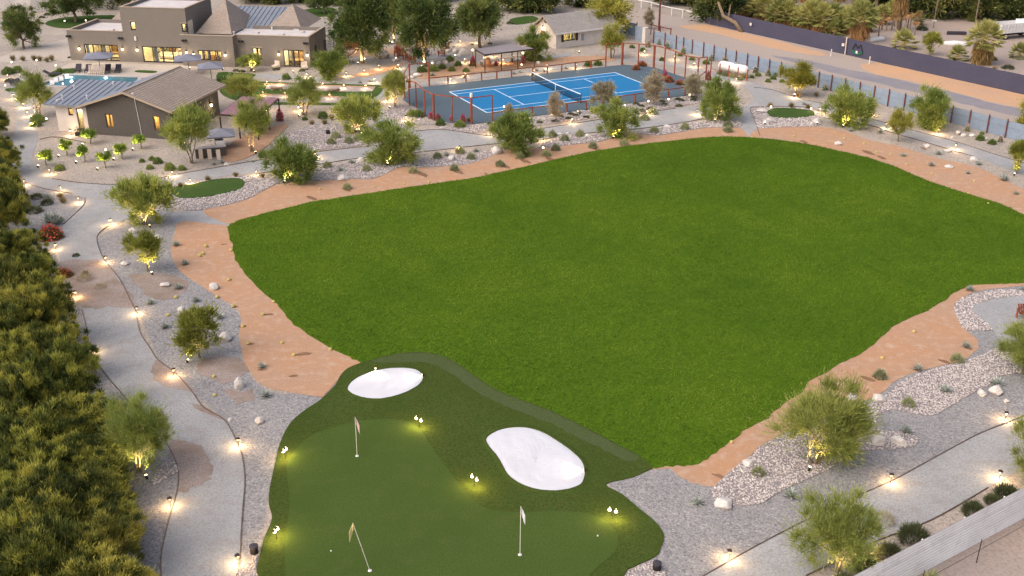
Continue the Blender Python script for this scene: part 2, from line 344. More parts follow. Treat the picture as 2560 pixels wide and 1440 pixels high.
def strip(name, px, z, w, h, mat):
    g = smooth_open(gpts(px), 6); V = []; F = []
    for i, p in enumerate(g):
        d = g[min(i + 1, len(g) - 1)] - g[max(i - 1, 0)]; d = d / (np.linalg.norm(d) + 1e-9); q = np.array([-d[1], d[0]]) * w / 2
        V += [(*(p - q), 0), (*(p - q), z + h), (*(p + q), z + h), (*(p + q), 0)]
    for i in range(len(g) - 1):
        a = 4 * i
        for k in range(3): F.append((a + k, a + k + 1, a + k + 5, a + k + 4))
    me = bpy.data.meshes.new(name); me.from_pydata(V, [], F); me.materials.append(mat); o = link(name, me); o['kind'] = 'structure'; return o
# ------------------------------------------------------------------ the ground and everything laid on it
me = bpy.data.meshes.new('ground'); me.from_pydata([(-1500, -1500, 0), (1500, -1500, 0), (1500, 1500, 0), (-1500, 1500, 0)], [], [(0, 1, 2, 3)]); me.materials.append(M['ground'])
tag(link('ground', me), kind='structure')
# the corrugated fence by the neighbour's field (world line), its base
FA, FD = Vector((14.82, 37.585, 0)), Vector((.8394, .5436, 0)); FN = Vector((.5436, -.8394, 0))
fp = [FA + FD * -16, FA + FD * 75, FA + FD * 75 + FN * 70, FA + FD * -16 + FN * 70]
sheet('neighbour_field', None, .008, M['dirt'], world=np.array([p[:2] for p in fp]))
sheet('dry_yard', [(1765, 57), (2115, 136), (2560, 236), (3300, 400), (3300, -120), (2500, -160), (1600, -160)], .006, M['dirt'], False)
sheet('road', [(1440, -60), (1560, -60), (1640, 20), (1765, 59), (2115, 137), (2560, 237), (3000, 338), (3000, 460), (2516, 346), (2300, 287), (2100, 233), (1922, 186), (1750, 140), (1640, 112), (1590, 98), (1530, 60)], .010, M['road'], False)
sheet('asphalt', [(1930, 139), (2010, 150), (2095, 168), (2165, 182), (2240, 198), (2365, 227), (2490, 260), (2560, 274), (2800, 330), (2800, 365), (2560, 296), (2490, 280), (2384, 254), (2240, 219), (2150, 198), (2060, 176), (1990, 158)], .016, M['asphalt'], jit=.12)
sheet('verge', [(1700, 66), (1765, 62), (1830, 76), (1920, 97), (2000, 118), (2065, 135), (2040, 139), (1985, 130), (1920, 119), (1850, 100), (1790, 84), (1740, 76)], .020, M['verge'], jit=.15)
sheet('verge', [(2152, 165), (2185, 157), (2250, 167), (2320, 181), (2440, 208), (2560, 238), (2800, 292), (2800, 326), (2560, 272), (2490, 258), (2365, 225), (2240, 196), (2180, 184)], .020, M['verge'], jit=.15)
# garden gravel areas
sheet('gravel', [(640, 1520), (655, 1350), (675, 1220), (690, 1150), (725, 1060), (800, 1000), (850, 940), (720, 985), (650, 965), (620, 925), (600, 850), (604, 800), (560, 750), (470, 695), (435, 655), (430, 600), (440, 560), (420, 520), (330, 560), (250, 590), (260, 650), (340, 770), (400, 900), (480, 980), (560, 1050), (600, 1120), (610, 1200), (603, 1330), (595, 1440), (590, 1520)], .008, M['gravel'])
sheet('gravel', [(1500, 1500), (1660, 1340), (1520, 1212), (1620, 1178), (1690, 1172), (1750, 1190), (1900, 1100), (2100, 1000), (2240, 930), (2400, 880), (2420, 800), (2400, 750), (2440, 722), (2560, 710), (2800, 690), (3000, 900), (2900, 960), (2560, 1040), (2400, 1110), (2225, 1205), (2100, 1260), (1920, 1350), (1760, 1440), (1700, 1500)], .012, M['gravel'])
sheet('gravel', [(60, 462), (160, 485), (212, 497), (190, 525), (160, 560), (140, 630), (170, 700), (200, 770), (225, 870), (245, 910), (300, 985), (420, 1115), (446, 1200), (410, 1350), (403, 1560), (150, 1560), (50, 900), (20, 600)], .008, M['gravel'])
# paths
MAIN = [(205, 775), (170, 690), (145, 630), (158, 565), (195, 522), (212, 497), (180, 484), (120, 474), (75, 460), (48, 430), (20, 390), (40, 320), (40, 270), (20, 215), (60, 190), (85, 240), (90, 300), (95, 350), (80, 400), (130, 447), (220, 459), (330, 461), (420, 442), (470, 456), (440, 480), (330, 545), (262, 565), (243, 600), (258, 645), (300, 700), (330, 760), (340, 780), (350, 830), (375, 870), (395, 900), (440, 935), (480, 980), (510, 1020), (560, 1050), (590, 1100), (605, 1140), (612, 1200), (608, 1260), (603, 1330), (600, 1400), (590, 1450), (580, 1560), (405, 1560), (403, 1440), (402, 1400), (410, 1350), (425, 1290), (440, 1240), (446, 1200), (443, 1165), (420, 1115), (380, 1070), (340, 1030), (305, 985), (275, 950), (245, 910), (225, 870), (215, 815)]
sheet('path', MAIN, .016, M['path'], k=3)
sheet('path', [(420, 441), (560, 417), (640, 403), (760, 385), (860, 373), (930, 366), (1000, 352), (1040, 330), (1110, 325), (1220, 340), (1290, 333), (1340, 322), (1480, 303), (1600, 285), (1690, 272), (1770, 262), (1845, 272), (1885, 245), (1850, 205), (1900, 212), (1960, 233), (2060, 261), (2130, 284), (2200, 304), (2280, 326), (2370, 349), (2480, 384), (2560, 408), (2800, 480), (2800, 520), (2560, 440), (2470, 405), (2400, 382), (2300, 352), (2230, 332), (2190, 318), (2110, 300), (2040, 275), (1990, 267), (1880, 267), (1885, 290), (1900, 342), (1856, 342), (1846, 310), (1835, 285), (1760, 296), (1700, 307), (1600, 321), (1490, 330), (1340, 350), (1220, 361), (1147, 369), (1057, 379), (930, 392), (875, 398), (800, 410), (700, 425), (640, 434), (560, 440), (470, 454)], .020, M['path'], k=3)
sheet('path', [(430, 535), (470, 528), (505, 527), (575, 546), (590, 558), (570, 568), (500, 560), (440, 556)], .020, M['path'], k=3)
sheet('path', [(880, 195), (960, 186), (1012, 163), (1032, 152), (1078, 150), (1062, 165), (1020, 190), (985, 206), (962, 235), (945, 262), (990, 290), (1040, 325), (1000, 352), (950, 330), (930, 300), (905, 258), (935, 230), (880, 211), (800, 205), (700, 199), (640, 192), (640, 184), (760, 190)], .024, M['path'], k=3)
sheet('path', [(1012, 215), (1085, 205), (1180, 192), (1290, 178), (1400, 167), (1480, 154), (1600, 146), (1700, 162), (1790, 185), (1850, 205), (1840, 212), (1760, 185), (1680, 165), (1590, 152), (1480, 161), (1400, 173), (1290, 184), (1180, 199), (1085, 212)], .028, M['path'], k=3)
sheet('path', [(1060, 150), (1140, 146), (1240, 160), (1330, 155), (1420, 140), (1420, 134), (1330, 147), (1240, 149), (1140, 135), (1060, 142)], .032, M['path'], k=3)
sheet('path', [(2015, 1440), (2110, 1395), (2200, 1350), (2330, 1300), (2470, 1220), (2560, 1170), (2800, 1030), (2800, 930), (2560, 1040), (2460, 1080), (2400, 1110), (2300, 1165), (2225, 1205), (2100, 1260), (1920, 1350), (1760, 1440), (1600, 1540), (1850, 1540)], .020, M['path'], k=3)
sheet('mulch', [(150, 655), (255, 655), (300, 700), (338, 765), (270, 768), (205, 768), (165, 720)], .026, M['brown'], jit=.10)
sheet('mulch', [(392, 900), (440, 935), (485, 978), (440, 972), (395, 955), (380, 930)], .026, M['brown'], jit=.07)
sheet('mulch', [(420, 1112), (455, 1100), (500, 1115), (525, 1150), (530, 1185), (500, 1212), (446, 1232), (446, 1190)], .026, M['brown'], jit=.07)
sheet('mulch', [(480, 1010), (512, 1018), (560, 1050), (520, 1035), (495, 1025)], .030, M['brown'], jit=.02)
for q in ([(498, 905), (550, 890), (605, 905), (622, 930), (560, 958), (500, 935)], [(325, 690), (420, 688), (470, 705), (450, 740), (380, 742)], [(560, 1015 - 40), (620, 980), (640, 1000), (590, 1005)]): sheet('leaf_litter', q, .024, M['brown'], jit=.12)
# red sand belt
sheet('sand', [(450, 556), (520, 560), (600, 575), (640, 650), (720, 760), (860, 860), (960, 905), (905, 912), (850, 945), (815, 985), (800, 992), (720, 980), (660, 965), (625, 930), (605, 880), (598, 840), (604, 800), (590, 770), (550, 745), (500, 712), (465, 690), (440, 665), (428, 630), (436, 590)], .030, M['sand'], jit=.03)
sheet('sand', [(505, 527), (560, 515), (620, 498), (655, 480), (700, 460), (760, 452), (800, 453), (875, 448), (931, 448), (974, 431), (1004, 418), (1044, 420), (1147, 414), (1192, 405), (1260, 376), (1350, 369), (1444, 361), (1500, 355), (1534, 344), (1566, 331), (1631, 339), (1680, 335), (1760, 321), (1846, 319), (1856, 350), (1700, 370), (1400, 420), (1000, 495), (700, 545), (575, 560)], .030, M['sand'], jit=.04)
sheet('sand', [(1895, 323), (1960, 319), (2045, 318), (2095, 325), (2130, 335), (2180, 352), (2240, 365), (2300, 382), (2360, 400), (2420, 412), (2470, 430), (2520, 455), (2560, 472), (2800, 560), (2900, 720), (2560, 600), (2300, 480), (2050, 380), (1880, 355)], .030, M['sand'], jit=.04)
sheet('sand', [(1630, 1160), (1675, 1172), (1690, 1185), (1710, 1198), (1750, 1212), (1790, 1215), (1815, 1195), (1850, 1165), (1880, 1135), (1930, 1098), (2010, 1060), (2100, 1030), (2200, 985), (2230, 958), (2265, 940), (2320, 922), (2390, 906), (2440, 878), (2442, 850), (2420, 830), (2400, 805), (2385, 772), (2400, 748), (2450, 727), (2560, 714), (2900, 680), (2700, 640), (2300, 740), (2000, 900), (1800, 1060)], .030, M['sand'], jit=.03)
for kz, pts in enumerate(([(890, 185), (960, 168), (1000, 158), (1012, 160), (960, 182), (905, 192)], [(870, 130), (960, 122), (1020, 128), (960, 140), (880, 142)], [(1050, 178), (1140, 166), (1330, 151), (1400, 150), (1420, 156), (1300, 168), (1180, 182), (1060, 198)], [(1350, 150), (1420, 143), (1500, 140), (1540, 152), (1440, 158)], [(600, 345), (680, 318), (720, 312), (690, 345), (640, 385), (570, 405), (560, 380)])):
    sheet('sand', pts, .036 + .004 * kz, M['sand'], jit=.05)
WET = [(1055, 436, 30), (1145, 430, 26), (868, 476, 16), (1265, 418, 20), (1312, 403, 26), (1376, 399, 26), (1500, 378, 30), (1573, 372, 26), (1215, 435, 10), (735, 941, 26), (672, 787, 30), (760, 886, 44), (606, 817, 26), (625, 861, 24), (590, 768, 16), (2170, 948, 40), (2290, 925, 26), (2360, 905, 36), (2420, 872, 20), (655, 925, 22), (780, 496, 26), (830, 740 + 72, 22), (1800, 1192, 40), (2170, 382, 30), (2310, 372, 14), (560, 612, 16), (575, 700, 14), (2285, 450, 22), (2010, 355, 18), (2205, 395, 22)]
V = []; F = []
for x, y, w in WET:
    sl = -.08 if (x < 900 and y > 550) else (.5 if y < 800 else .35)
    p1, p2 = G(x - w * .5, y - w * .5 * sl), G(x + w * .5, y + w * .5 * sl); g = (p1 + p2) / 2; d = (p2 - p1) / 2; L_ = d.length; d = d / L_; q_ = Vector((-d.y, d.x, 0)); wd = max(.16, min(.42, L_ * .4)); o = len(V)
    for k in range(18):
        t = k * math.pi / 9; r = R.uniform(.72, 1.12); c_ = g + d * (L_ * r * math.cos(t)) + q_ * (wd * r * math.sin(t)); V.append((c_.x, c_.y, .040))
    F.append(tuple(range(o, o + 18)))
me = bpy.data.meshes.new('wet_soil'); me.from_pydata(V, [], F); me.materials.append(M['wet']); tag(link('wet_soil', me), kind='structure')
# lawn, artificial turf, putting green, bunkers
LAWN = [(568, 572), (576, 600), (585, 640), (605, 675), (640, 715), (690, 760), (720, 795), (760, 830), (810, 862), (860, 888), (905, 908), (980, 960), (1200, 1040), (1450, 1130), (1590, 1178), (1630, 1172), (1680, 1168), (1730, 1164), (1770, 1148), (1810, 1115), (1860, 1080), (1920, 1045), (1960, 1010), (2000, 985), (2030, 950), (2070, 932), (2100, 910), (2150, 885), (2190, 855), (2230, 820), (2270, 800), (2330, 770), (2370, 745), (2400, 725), (2440, 713), (2500, 710), (2560, 708), (2680, 690), (2740, 640), (2690, 590), (2560, 538), (2500, 510), (2440, 492), (2370, 470), (2300, 445), (2230, 415), (2150, 390), (2080, 374), (2000, 358), (1920, 348), (1850, 343), (1780, 343), (1700, 350), (1600, 362), (1500, 376), (1400, 397), (1300, 420), (1200, 442), (1100, 458), (1000, 472), (900, 487), (800, 502), (720, 520), (640, 540), (595, 552), (575, 561)]
_, lawn_g = sheet('lawn', LAWN, .046, M['lawn'], k=4, jit=.05)
FRINGE = [(905, 908), (870, 922), (850, 942), (838, 965), (800, 1002), (765, 1025), (725, 1060), (700, 1110), (688, 1160), (675, 1220), (672, 1260), (680, 1290), (676, 1312), (660, 1350), (650, 1390), (642, 1425), (650, 1460), (690, 1600), (1480, 1600), (1560, 1440), (1580, 1420), (1640, 1392), (1652, 1370), (1660, 1340), (1640, 1308), (1600, 1275), (1555, 1237), (1514, 1212), (1580, 1195), (1622, 1176), (1630, 1170), (1600, 1142), (1545, 1113), (1490, 1083), (1430, 1054), (1370, 1025), (1300, 1000), (1240, 975), (1190, 943), (1150, 914), (1110, 893), (1060, 882), (1010, 883), (960, 892)]
_, fringe_g = sheet('fringe_turf', FRINGE, .062, M['fringe'], k=3)
sheet('turf_collar', [(930, 905), (985, 889), (1060, 884), (1108, 895), (1148, 916), (1190, 946), (1240, 978), (1300, 1003), (1370, 1028), (1430, 1057), (1490, 1086), (1545, 1116), (1596, 1143), (1570, 1156), (1510, 1128), (1440, 1094), (1380, 1062), (1300, 1032), (1235, 1004), (1180, 975), (1135, 942), (1095, 918), (1050, 907), (990, 909)], .068, M['collar'], jit=.03)
_, green_g = sheet('putting_green', [(718, 1195), (722, 1150), (760, 1105), (800, 1082), (870, 1060), (930, 1051), (990, 1052), (1030, 1060), (1052, 1077), (1090, 1135), (1130, 1188), (1170, 1240), (1220, 1275), (1300, 1283), (1380, 1281), (1450, 1284), (1500, 1297), (1535, 1325), (1545, 1352), (1535, 1385), (1490, 1425), (1450, 1470), (1400, 1560), (725, 1560), (715, 1440), (712, 1360), (722, 1290), (724, 1240)], .074, M['green'], k=4)
B1 = [(868, 972), (880, 955), (905, 940), (940, 928), (980, 922), (1020, 922), (1045, 928), (1058, 942), (1055, 955), (1040, 970), (1010, 985), (970, 997), (930, 1000), (895, 993), (875, 983)]
B2 = [(1215, 1098), (1240, 1080), (1275, 1071), (1315, 1071), (1355, 1082), (1395, 1105), (1430, 1130), (1455, 1155), (1463, 1180), (1460, 1200), (1450, 1215), (1420, 1226), (1380, 1230), (1340, 1226), (1300, 1212), (1270, 1190), (1255, 1165), (1240, 1140), (1222, 1118)]
def bunker(px, label):
    g = outline(px, True, 6); c = g.mean(0); V = []; F = []; n = len(g); K = 22; f0, f1 = R.uniform(0, 6), R.uniform(0, 6)
    for i in range(K + 1):
        t = i / K
        for p in g:
            q = p + (c - p) * t; e = min(1, t * 5); rk = math.sin(q[0] * 7 + 2.6 * math.sin(q[1] * 1.7 + f0) + f1) * math.sin(q[1] * 2.3 + 1.7 * math.sin(q[0] * 1.1 + f1))
            V.append((q[0], q[1], .066 + .02 * min(1, t * 9) + .02 * e + .008 * rk * e + R.uniform(-.007, .007) * (t > 0)))
    for i in range(K):
        for k in range(n): F.append((i * n + k, i * n + (k + 1) % n, (i + 1) * n + (k + 1) % n, (i + 1) * n + k))
    me = bpy.data.meshes.new('sand_bunker'); me.from_pydata(V, [], F); me.materials.append(M['bunker'])
    me.polygons.foreach_set('use_smooth', [True] * len(F)); o = link('sand_bunker', me); tag(o, kind='structure'); o['label'] = label
    V = []; F = []     # the turf lip round it
    for i, p in enumerate(g):
        d = unit((p - c)[None])[0]
        for k, (r, z) in enumerate(((-.05, .06), (.0, .115), (.10, .10), (.28, .064))): V.append((p[0] + d[0] * r, p[1] + d[1] * r, z + R.uniform(-.008, .008) * (k in (1, 2))))
    for i in range(n):
        for k in range(3): a, b_ = i * 4 + k, (i + 1) % n * 4 + k; F.append((a, a + 1, b_ + 1, b_))
    me = bpy.data.meshes.new('turf_lip'); me.from_pydata(V, [], F); me.materials.append(M['fringe']); o = link('turf_lip', me); tag(o, kind='structure')
bunker(B1, 'white oval sand bunker beside the red sand'); bunker(B2, 'larger white kidney shaped sand bunker')
SG1 = [(428, 478), (440, 468), (480, 462), (540, 450), (590, 447), (608, 452), (612, 462), (600, 474), (560, 485), (510, 494), (460, 497), (435, 490)]
SG2 = [(1918, 281), (1935, 272), (1980, 272), (2028, 278), (2036, 288), (2020, 293), (1970, 296), (1930, 293)]
for q in (SG1, SG2): sheet('practice_green', q, .09, M['turf2'], k=4)
for q in ([(545, 182), (600, 183), (640, 187), (650, 204), (940, 213), (958, 222), (935, 246), (880, 262), (700, 262), (620, 258), (560, 240), (545, 215)], [(122, 189), (140, 176), (195, 171), (190, 180), (165, 193), (140, 196)], [(345, 176), (390, 178), (385, 183), (340, 181)], [(113, 60), (130, 50), (180, 42), (280, 38), (295, 48), (262, 60), (180, 70), (140, 69)], [(755, 26), (830, 19), (840, 38), (770, 42)], [(15, 222), (55, 220), (58, 228), (20, 229)], [(1275, 48), (1330, 40), (1345, 52), (1290, 62)]):
    sheet('turf', q, .040, M['turf2'], k=3)
for q in ([(666, 214), (680, 211), (938, 219), (930, 229), (880, 230), (664, 223)], [(650, 240), (700, 238), (872, 245), (855, 258), (690, 256)]):
    sheet('bocce_court', q, .048, M['asphalt'], False); strip('timber_edge', q[:3], .05, .12, .10, M['wood'])
sheet('driveway', [(-60, 150), (0, 143), (60, 121), (168, 97), (182, 151), (150, 154), (0, 156), (-60, 160)], .02, M['terr'], False)
sheet('terrace', [(150, 170), (176, 158), (260, 157), (460, 164), (520, 170), (500, 182), (420, 178), (395, 191), (345, 197), (160, 202), (120, 202), (140, 195), (190, 180), (200, 170)], .024, M['terr'], False)
# steel edging along the paths
for px in ([(205, 775), (215, 815), (225, 870), (245, 910), (275, 950), (305, 985), (340, 1030), (380, 1072), (420, 1115), (443, 1165), (446, 1200), (440, 1240), (425, 1290), (410, 1350), (402, 1400), (403, 1440), (405, 1540)],
           [(212, 497), (207, 515), (160, 560)], [(275, 562), (247, 585), (243, 605), (258, 645), (300, 700), (330, 760), (340, 780), (350, 830), (375, 870), (395, 900), (440, 935), (480, 980), (510, 1020), (560, 1050), (590, 1100), (605, 1140), (612, 1200), (608, 1260), (603, 1330), (600, 1400), (590, 1450)],
           [(60, 455), (75, 462), (120, 474), (180, 484)], [(130, 447), (220, 459), (330, 461), (430, 439), (560, 416), (640, 402), (760, 384), (860, 372), (930, 365)], [(640, 436), (700, 426), (800, 411), (875, 399), (930, 393), (1057, 380), (1147, 370), (1220, 362), (1340, 351), (1490, 331), (1600, 322), (1700, 308), (1760, 297)],
           [(1040, 328), (1110, 325), (1220, 339), (1290, 332), (1480, 302), (1600, 284), (1690, 271)], [(1885, 219), (1930, 225), (1990, 244), (2060, 261), (2090, 270)], [(2130, 284), (2280, 326), (2370, 349), (2480, 384), (2560, 408), (2700, 448)], [(1900, 340), (1886, 300), (1876, 272), (1900, 268), (1990, 267), (2040, 275), (2110, 300)], [(2110, 300), (2190, 318), (2230, 332), (2300, 352), (2400, 382), (2435, 392)],
           [(1720, 1463), (1760, 1440), (1920, 1350), (2100, 1260), (2225, 1205), (2300, 1165), (2400, 1110), (2460, 1080), (2560, 1040), (2700, 975)], [(2015, 1440), (2110, 1395), (2200, 1350), (2330, 1300), (2470, 1220)], [(100, 349), (140, 343), (215, 357)]):
    strip('path_edging', px, .01, .045, .06, M['edging'])
# cobbles: real stones, thousands of them
ICO = None
def ico():
    bm = bmesh.new(); bmesh.ops.create_icosphere(bm, subdivisions=1, radius=1); V = np.array([v.co[:] for v in bm.verts]); F = np.array([[v.index for v in f.verts] for f in bm.faces]); bm.free(); return V, F
IV, IF = ico()
def cobmat():
    m, n, l = newmat('river_cobble'); a = n.new('ShaderNodeAttribute'); a.attribute_name = 'rnd'
    r = n.new('ShaderNodeValToRGB'); l.new(a.outputs['Fac'], r.inputs[0]); el = r.color_ramp.elements
    el[0].color = (.21, .185, .20, 1); el[1].color = (.62, .56, .515, 1); e = el.new(.4); e.color = (.42, .365, .345, 1); e = el.new(.75); e.color = (.52, .475, .45, 1)
    b = n.new('ShaderNodeBsdfPrincipled'); b.inputs['Roughness'].default_value = .75; b.inputs['Specular IOR Level'].default_value = .25; l.new(r.outputs[0], b.inputs['Base Color']); _out(n, l, b.outputs[0]); return m
M['cobble'] = cobmat()
M['under'] = surf('cobble_bed', (.21, .185, .18), (.27, .24, .235), 2)
COBREG = [
 ([(640, 462), (700, 440), (760, 430), (800, 420), (850, 412), (880, 402), (930, 397), (1060, 397), (1130, 392), (1200, 380), (1245, 374), (1262, 376), (1192, 405), (1147, 413), (1044, 419), (1004, 417), (974, 430), (931, 447), (875, 447), (800, 452), (760, 451), (700, 459)], .13, 17),
 ([(418, 505), (428, 520), (470, 527), (505, 526), (560, 514), (620, 497), (655, 479), (690, 458), (660, 446), (610, 440), (590, 443), (540, 446), (480, 458), (440, 464), (425, 478)], .13, 22),
 ([(1350, 368), (1375, 350), (1420, 338), (1500, 336), (1545, 338), (1500, 354), (1444, 360), (1365, 371)], .15, 14),
 ([(1595, 330), (1680, 313), (1760, 304), (1843, 300), (1846, 318), (1760, 320), (1680, 334), (1631, 338)], .15, 14),
 ([(1878, 275), (1900, 269), (1935, 269), (1990, 270), (2036, 276), (2050, 292), (2055, 308), (2030, 317), (1960, 318), (1900, 321), (1888, 300)], .15, 16),
 ([(1235, 307), (1300, 301), (1400, 285), (1500, 272), (1600, 258), (1700, 244), (1790, 234), (1785, 250), (1700, 266), (1600, 279), (1480, 297), (1340, 315), (1290, 322)], .14, 13),
 ([(700, 345), (760, 318), (830, 308), (900, 328), (940, 348), (900, 364), (840, 370), (780, 378), (720, 385)], .14, 12),
 ([(955, 285), (1000, 262), (1030, 283), (1062, 302), (1085, 312), (1020, 310)], .14, 12), ([(1095, 318), (1180, 314), (1240, 310), (1230, 324), (1180, 332), (1120, 325)], .14, 12),
 ([(1785, 1220), (1840, 1168), (1880, 1138), (1930, 1100), (2100, 1045), (2195, 1005), (2230, 975), (2262, 950), (2330, 925), (2400, 907), (2445, 892), (2500, 870), (2560, 862), (2610, 880), (2560, 930), (2500, 940), (2470, 965), (2420, 990), (2370, 1020), (2330, 1040), (2280, 1035), (2230, 1025), (2195, 1040), (2200, 1075), (2280, 1085), (2285, 1118), (2150, 1130), (2060, 1180), (1960, 1225), (1900, 1260), (1830, 1265), (1790, 1255)], .085, 56),
 ([(2385, 772), (2400, 748), (2440, 735), (2500, 725), (2560, 728), (2640, 735), (2640, 750), (2560, 740), (2500, 745), (2455, 756), (2430, 772), (2445, 792), (2475, 815), (2480, 826), (2415, 826), (2395, 800)], .095, 46),
 ([(1560, 1442), (1590, 1420), (1632, 1402), (1655, 1420), (1675, 1460), (1690, 1520), (1520, 1520)], .085, 60), ([(588, 1445), (605, 1415), (640, 1390), (640, 1425), (648, 1460), (660, 1520), (585, 1520)], .07, 80),
 ([(378, 1215), (400, 1170), (425, 1150), (444, 1165), (444, 1180), (410, 1200)], .08, 60)]
for i, (px, rr, dens) in enumerate(COBREG):
    g = outline(px, True, 3); sheet('cobble_bed', None, .034 + .001 * i, M['under'], world=g)
    far_ = rr > .1; rr *= .8 if far_ else 1; P = scatter(g, dens * (2.7 if far_ else 1.9))
    for q in (SG1, SG2): P = P[~inside(outline(q, True, 4) , P)]
    n = len(P); sc = rr * .74 * NR.uniform(.45, 1.25, (n, 1)) * NR.uniform(.75, 1.15, (n, 3)) * np.array([1, 1, .62])
    a = NR.uniform(0, 2 * np.pi, n); V = IV[None] * (1 + NR.normal(size=(n, len(IV), 1)) * .1) * sc[:, None, :]
    X = V[:, :, 0] * np.cos(a)[:, None] - V[:, :, 1] * np.sin(a)[:, None]; Y = V[:, :, 0] * np.sin(a)[:, None] + V[:, :, 1] * np.cos(a)[:, None]
    V = np.stack([X + P[:, :1], Y + P[:, 1:], V[:, :, 2] + .04 + sc[:, 2:] * .35], 2).reshape(-1, 3)
    F = (IF[None] + (np.arange(n) * len(IV))[:, None, None]).reshape(-1, 3)
    o = link('cobbles', npmesh('cobbles', V, F, M['cobble'], np.repeat(np.clip(NR.normal(.55, .25, n), 0, 1), len(IF)))); tag(o, kind='stuff')
sheet('path', [(2430, 772), (2455, 757), (2500, 746), (2560, 741), (2700, 745), (2700, 830), (2560, 850), (2500, 845), (2475, 815), (2445, 792)], .056, M['path'])
# the lawn's blades
def vnoise(P, cell):
    q = P / cell; i = np.floor(q).astype(int); f = q - i; f = f * f * (3 - 2 * f); i = i - i.min(0); T = NR.random((i[:, 0].max() + 2, i[:, 1].max() + 2))
    a, b, c, d = T[i[:, 0], i[:, 1]], T[i[:, 0] + 1, i[:, 1]], T[i[:, 0], i[:, 1] + 1], T[i[:, 0] + 1, i[:, 1] + 1]
    return (a * (1 - f[:, 0]) + b * f[:, 0]) * (1 - f[:, 1]) + (c * (1 - f[:, 0]) + d * f[:, 0]) * f[:, 1] - .5
P = scatter(lawn_g, 120); P = P[~inside(fringe_g, P)]; n = len(P); rot = np.array([[.8, -.6], [.6, .8]]); Q = P @ rot
pn = vnoise(Q, 9) * .42 + vnoise(P, 4) * .2 + vnoise(Q * np.array([1, .45]), 2.2) * .34 + vnoise(Q * np.array([.55, 1]), .7) * .24 + vnoise(P, .3) * .18
D = NR.normal(size=(n, 3)) * np.array([.8, .5, .15]) + np.array([.45, .25, .5])
o = link('grass', leaves('grass', np.column_stack([P, np.full(n, .045)]), D, NR.uniform(.09, .22, n), NR.uniform(.022, .05, n), NR.normal(.48, .2, n) + pn, M['l_lawn'])); tag(o, kind='stuff')
# ------------------------------------------------------------------ tennis court
CF = Frame((5.371, 131.84), .45487); CW = CF.yaw
CPX = [(1007, 250), (1013, 234), (1022, 224), (1074, 216), (1120, 211.5), (1320, 189), (1500, 169), (1552, 163), (1567, 163), (1595, 165), (1632, 169), (1659, 176), (1686, 186), (1712, 194), (1745, 201), (1752, 215), (1745, 230), (1712, 240), (1671, 245), (1587, 257), (1465, 275), (1417, 281), (1330, 291), (1230, 305), (1181, 311), (1131, 308), (1085, 302), (1064, 290), (1041, 269), (1020, 258)]
sheet('court_surface', CPX, .05, M['court'], False)
def cq(name, u0, u1, v0, v1, z, m):
    g = np.array([CF.w(u, v)[:2] for u, v in ((u0, v0), (u1, v0), (u1, v1), (u0, v1))]); return sheet(name, None, z, m, world=g)
CL, CWD, CS, SV = 11.885, 5.485, 4.115, 6.40
cq('court_playing_area', -CL, CL, -CWD, CWD, .058, M['blue'])
lw = .07
for u0, u1, v0, v1 in ((-CL, CL, CWD - lw, CWD + lw), (-CL, CL, -CWD - lw, -CWD + lw), (-CL - lw, -CL + lw, -CWD, CWD), (CL - lw, CL + lw, -CWD, CWD), (-CL, CL, CS - .05, CS + .05), (-CL, CL, -CS - .05, -CS + .05), (-SV - .05, -SV + .05, -CS, CS), (SV - .05, SV + .05, -CS, CS), (-SV, SV, -.05, .05)):
    cq('court_line', u0, u1, v0, v1, .066 + .0004 * len(bpy.data.objects) % .004, M['line'])
t = empty('tennis_net', CF.w(0, 0, .06), CW); tag(t, 'black tennis net with a white top band across the blue court', 'net')
NP = 6.4
for s in (-1, 1): MB().tube([(0, s * NP, 0), (0, s * NP, 1.1)], .05, 8).build('net_post', M['black'], t)
def sag(v): return 1.07 - .155 * (1 - abs(v) / NP)
def netmat():
    m, n, l = newmat('net_mesh'); tr = n.new('ShaderNodeBsdfTransparent'); d = n.new('ShaderNodeBsdfDiffuse'); d.inputs[0].default_value = (.012, .02, .025, 1)
    x = n.new('ShaderNodeMixShader'); x.inputs[0].default_value = .5; l.new(tr.outputs[0], x.inputs[1]); l.new(d.outputs[0], x.inputs[2]); _out(n, l, x.outputs[0]); return m
b = MB(); vs = np.linspace(-NP, NP, 13)
for i in range(12): b.quad((0, vs[i], .03), (0, vs[i + 1], .03), (0, vs[i + 1], sag(vs[i + 1]) - .05), (0, vs[i], sag(vs[i]) - .05))
b.build('mesh', netmat(), t)
MB().tube([(0, v, sag(v) - .03) for v in vs], .055, 6).build('top_band', M['line'], t); MB().tube([(0, v, .04) for v in vs], .04, 5).build('bottom_cord', M['black'], t)
MB().box(-.03, .03, -.04, .04, .02, .92).build('centre_strap', M['line'], t)
# the rust-red fence round the court
t = empty('court_fence', CF.w(0, 0), CW); tag(t, 'rust red post and rail fence round the tennis court', 'fence')
def post(px, h, r, par, m, name='post', fr=CF):
    u, v, _ = fr.loc(G(*px)); MB().tube([(u, v, 0), (u, v, h)], r, 8).build(name, m, par); return (u, v, h)
HIL = [(1024, 264), (1041, 269), (1062.5, 290), (1085, 301), (1131, 307), (1179, 310), (1231, 304)]
hil = [post(p, 3.0, .14 if i in (3, 5) else .085, t, M['rust']) for i, p in enumerate(HIL)]
lon = [post(p, 1.05, .10, t, M['rust']) for p in [(1279, 297), (1330, 290), (1374, 286), (1417, 280), (1465, 274), (1505, 268), (1548, 262), (1587, 256), (1640, 248), (1671, 244), (1712, 239)]]
HIR = [(1514, 166), (1555, 162), (1595, 165), (1634, 169), (1660, 176), (1686, 185), (1712, 197), (1743, 203), (1764, 200)]
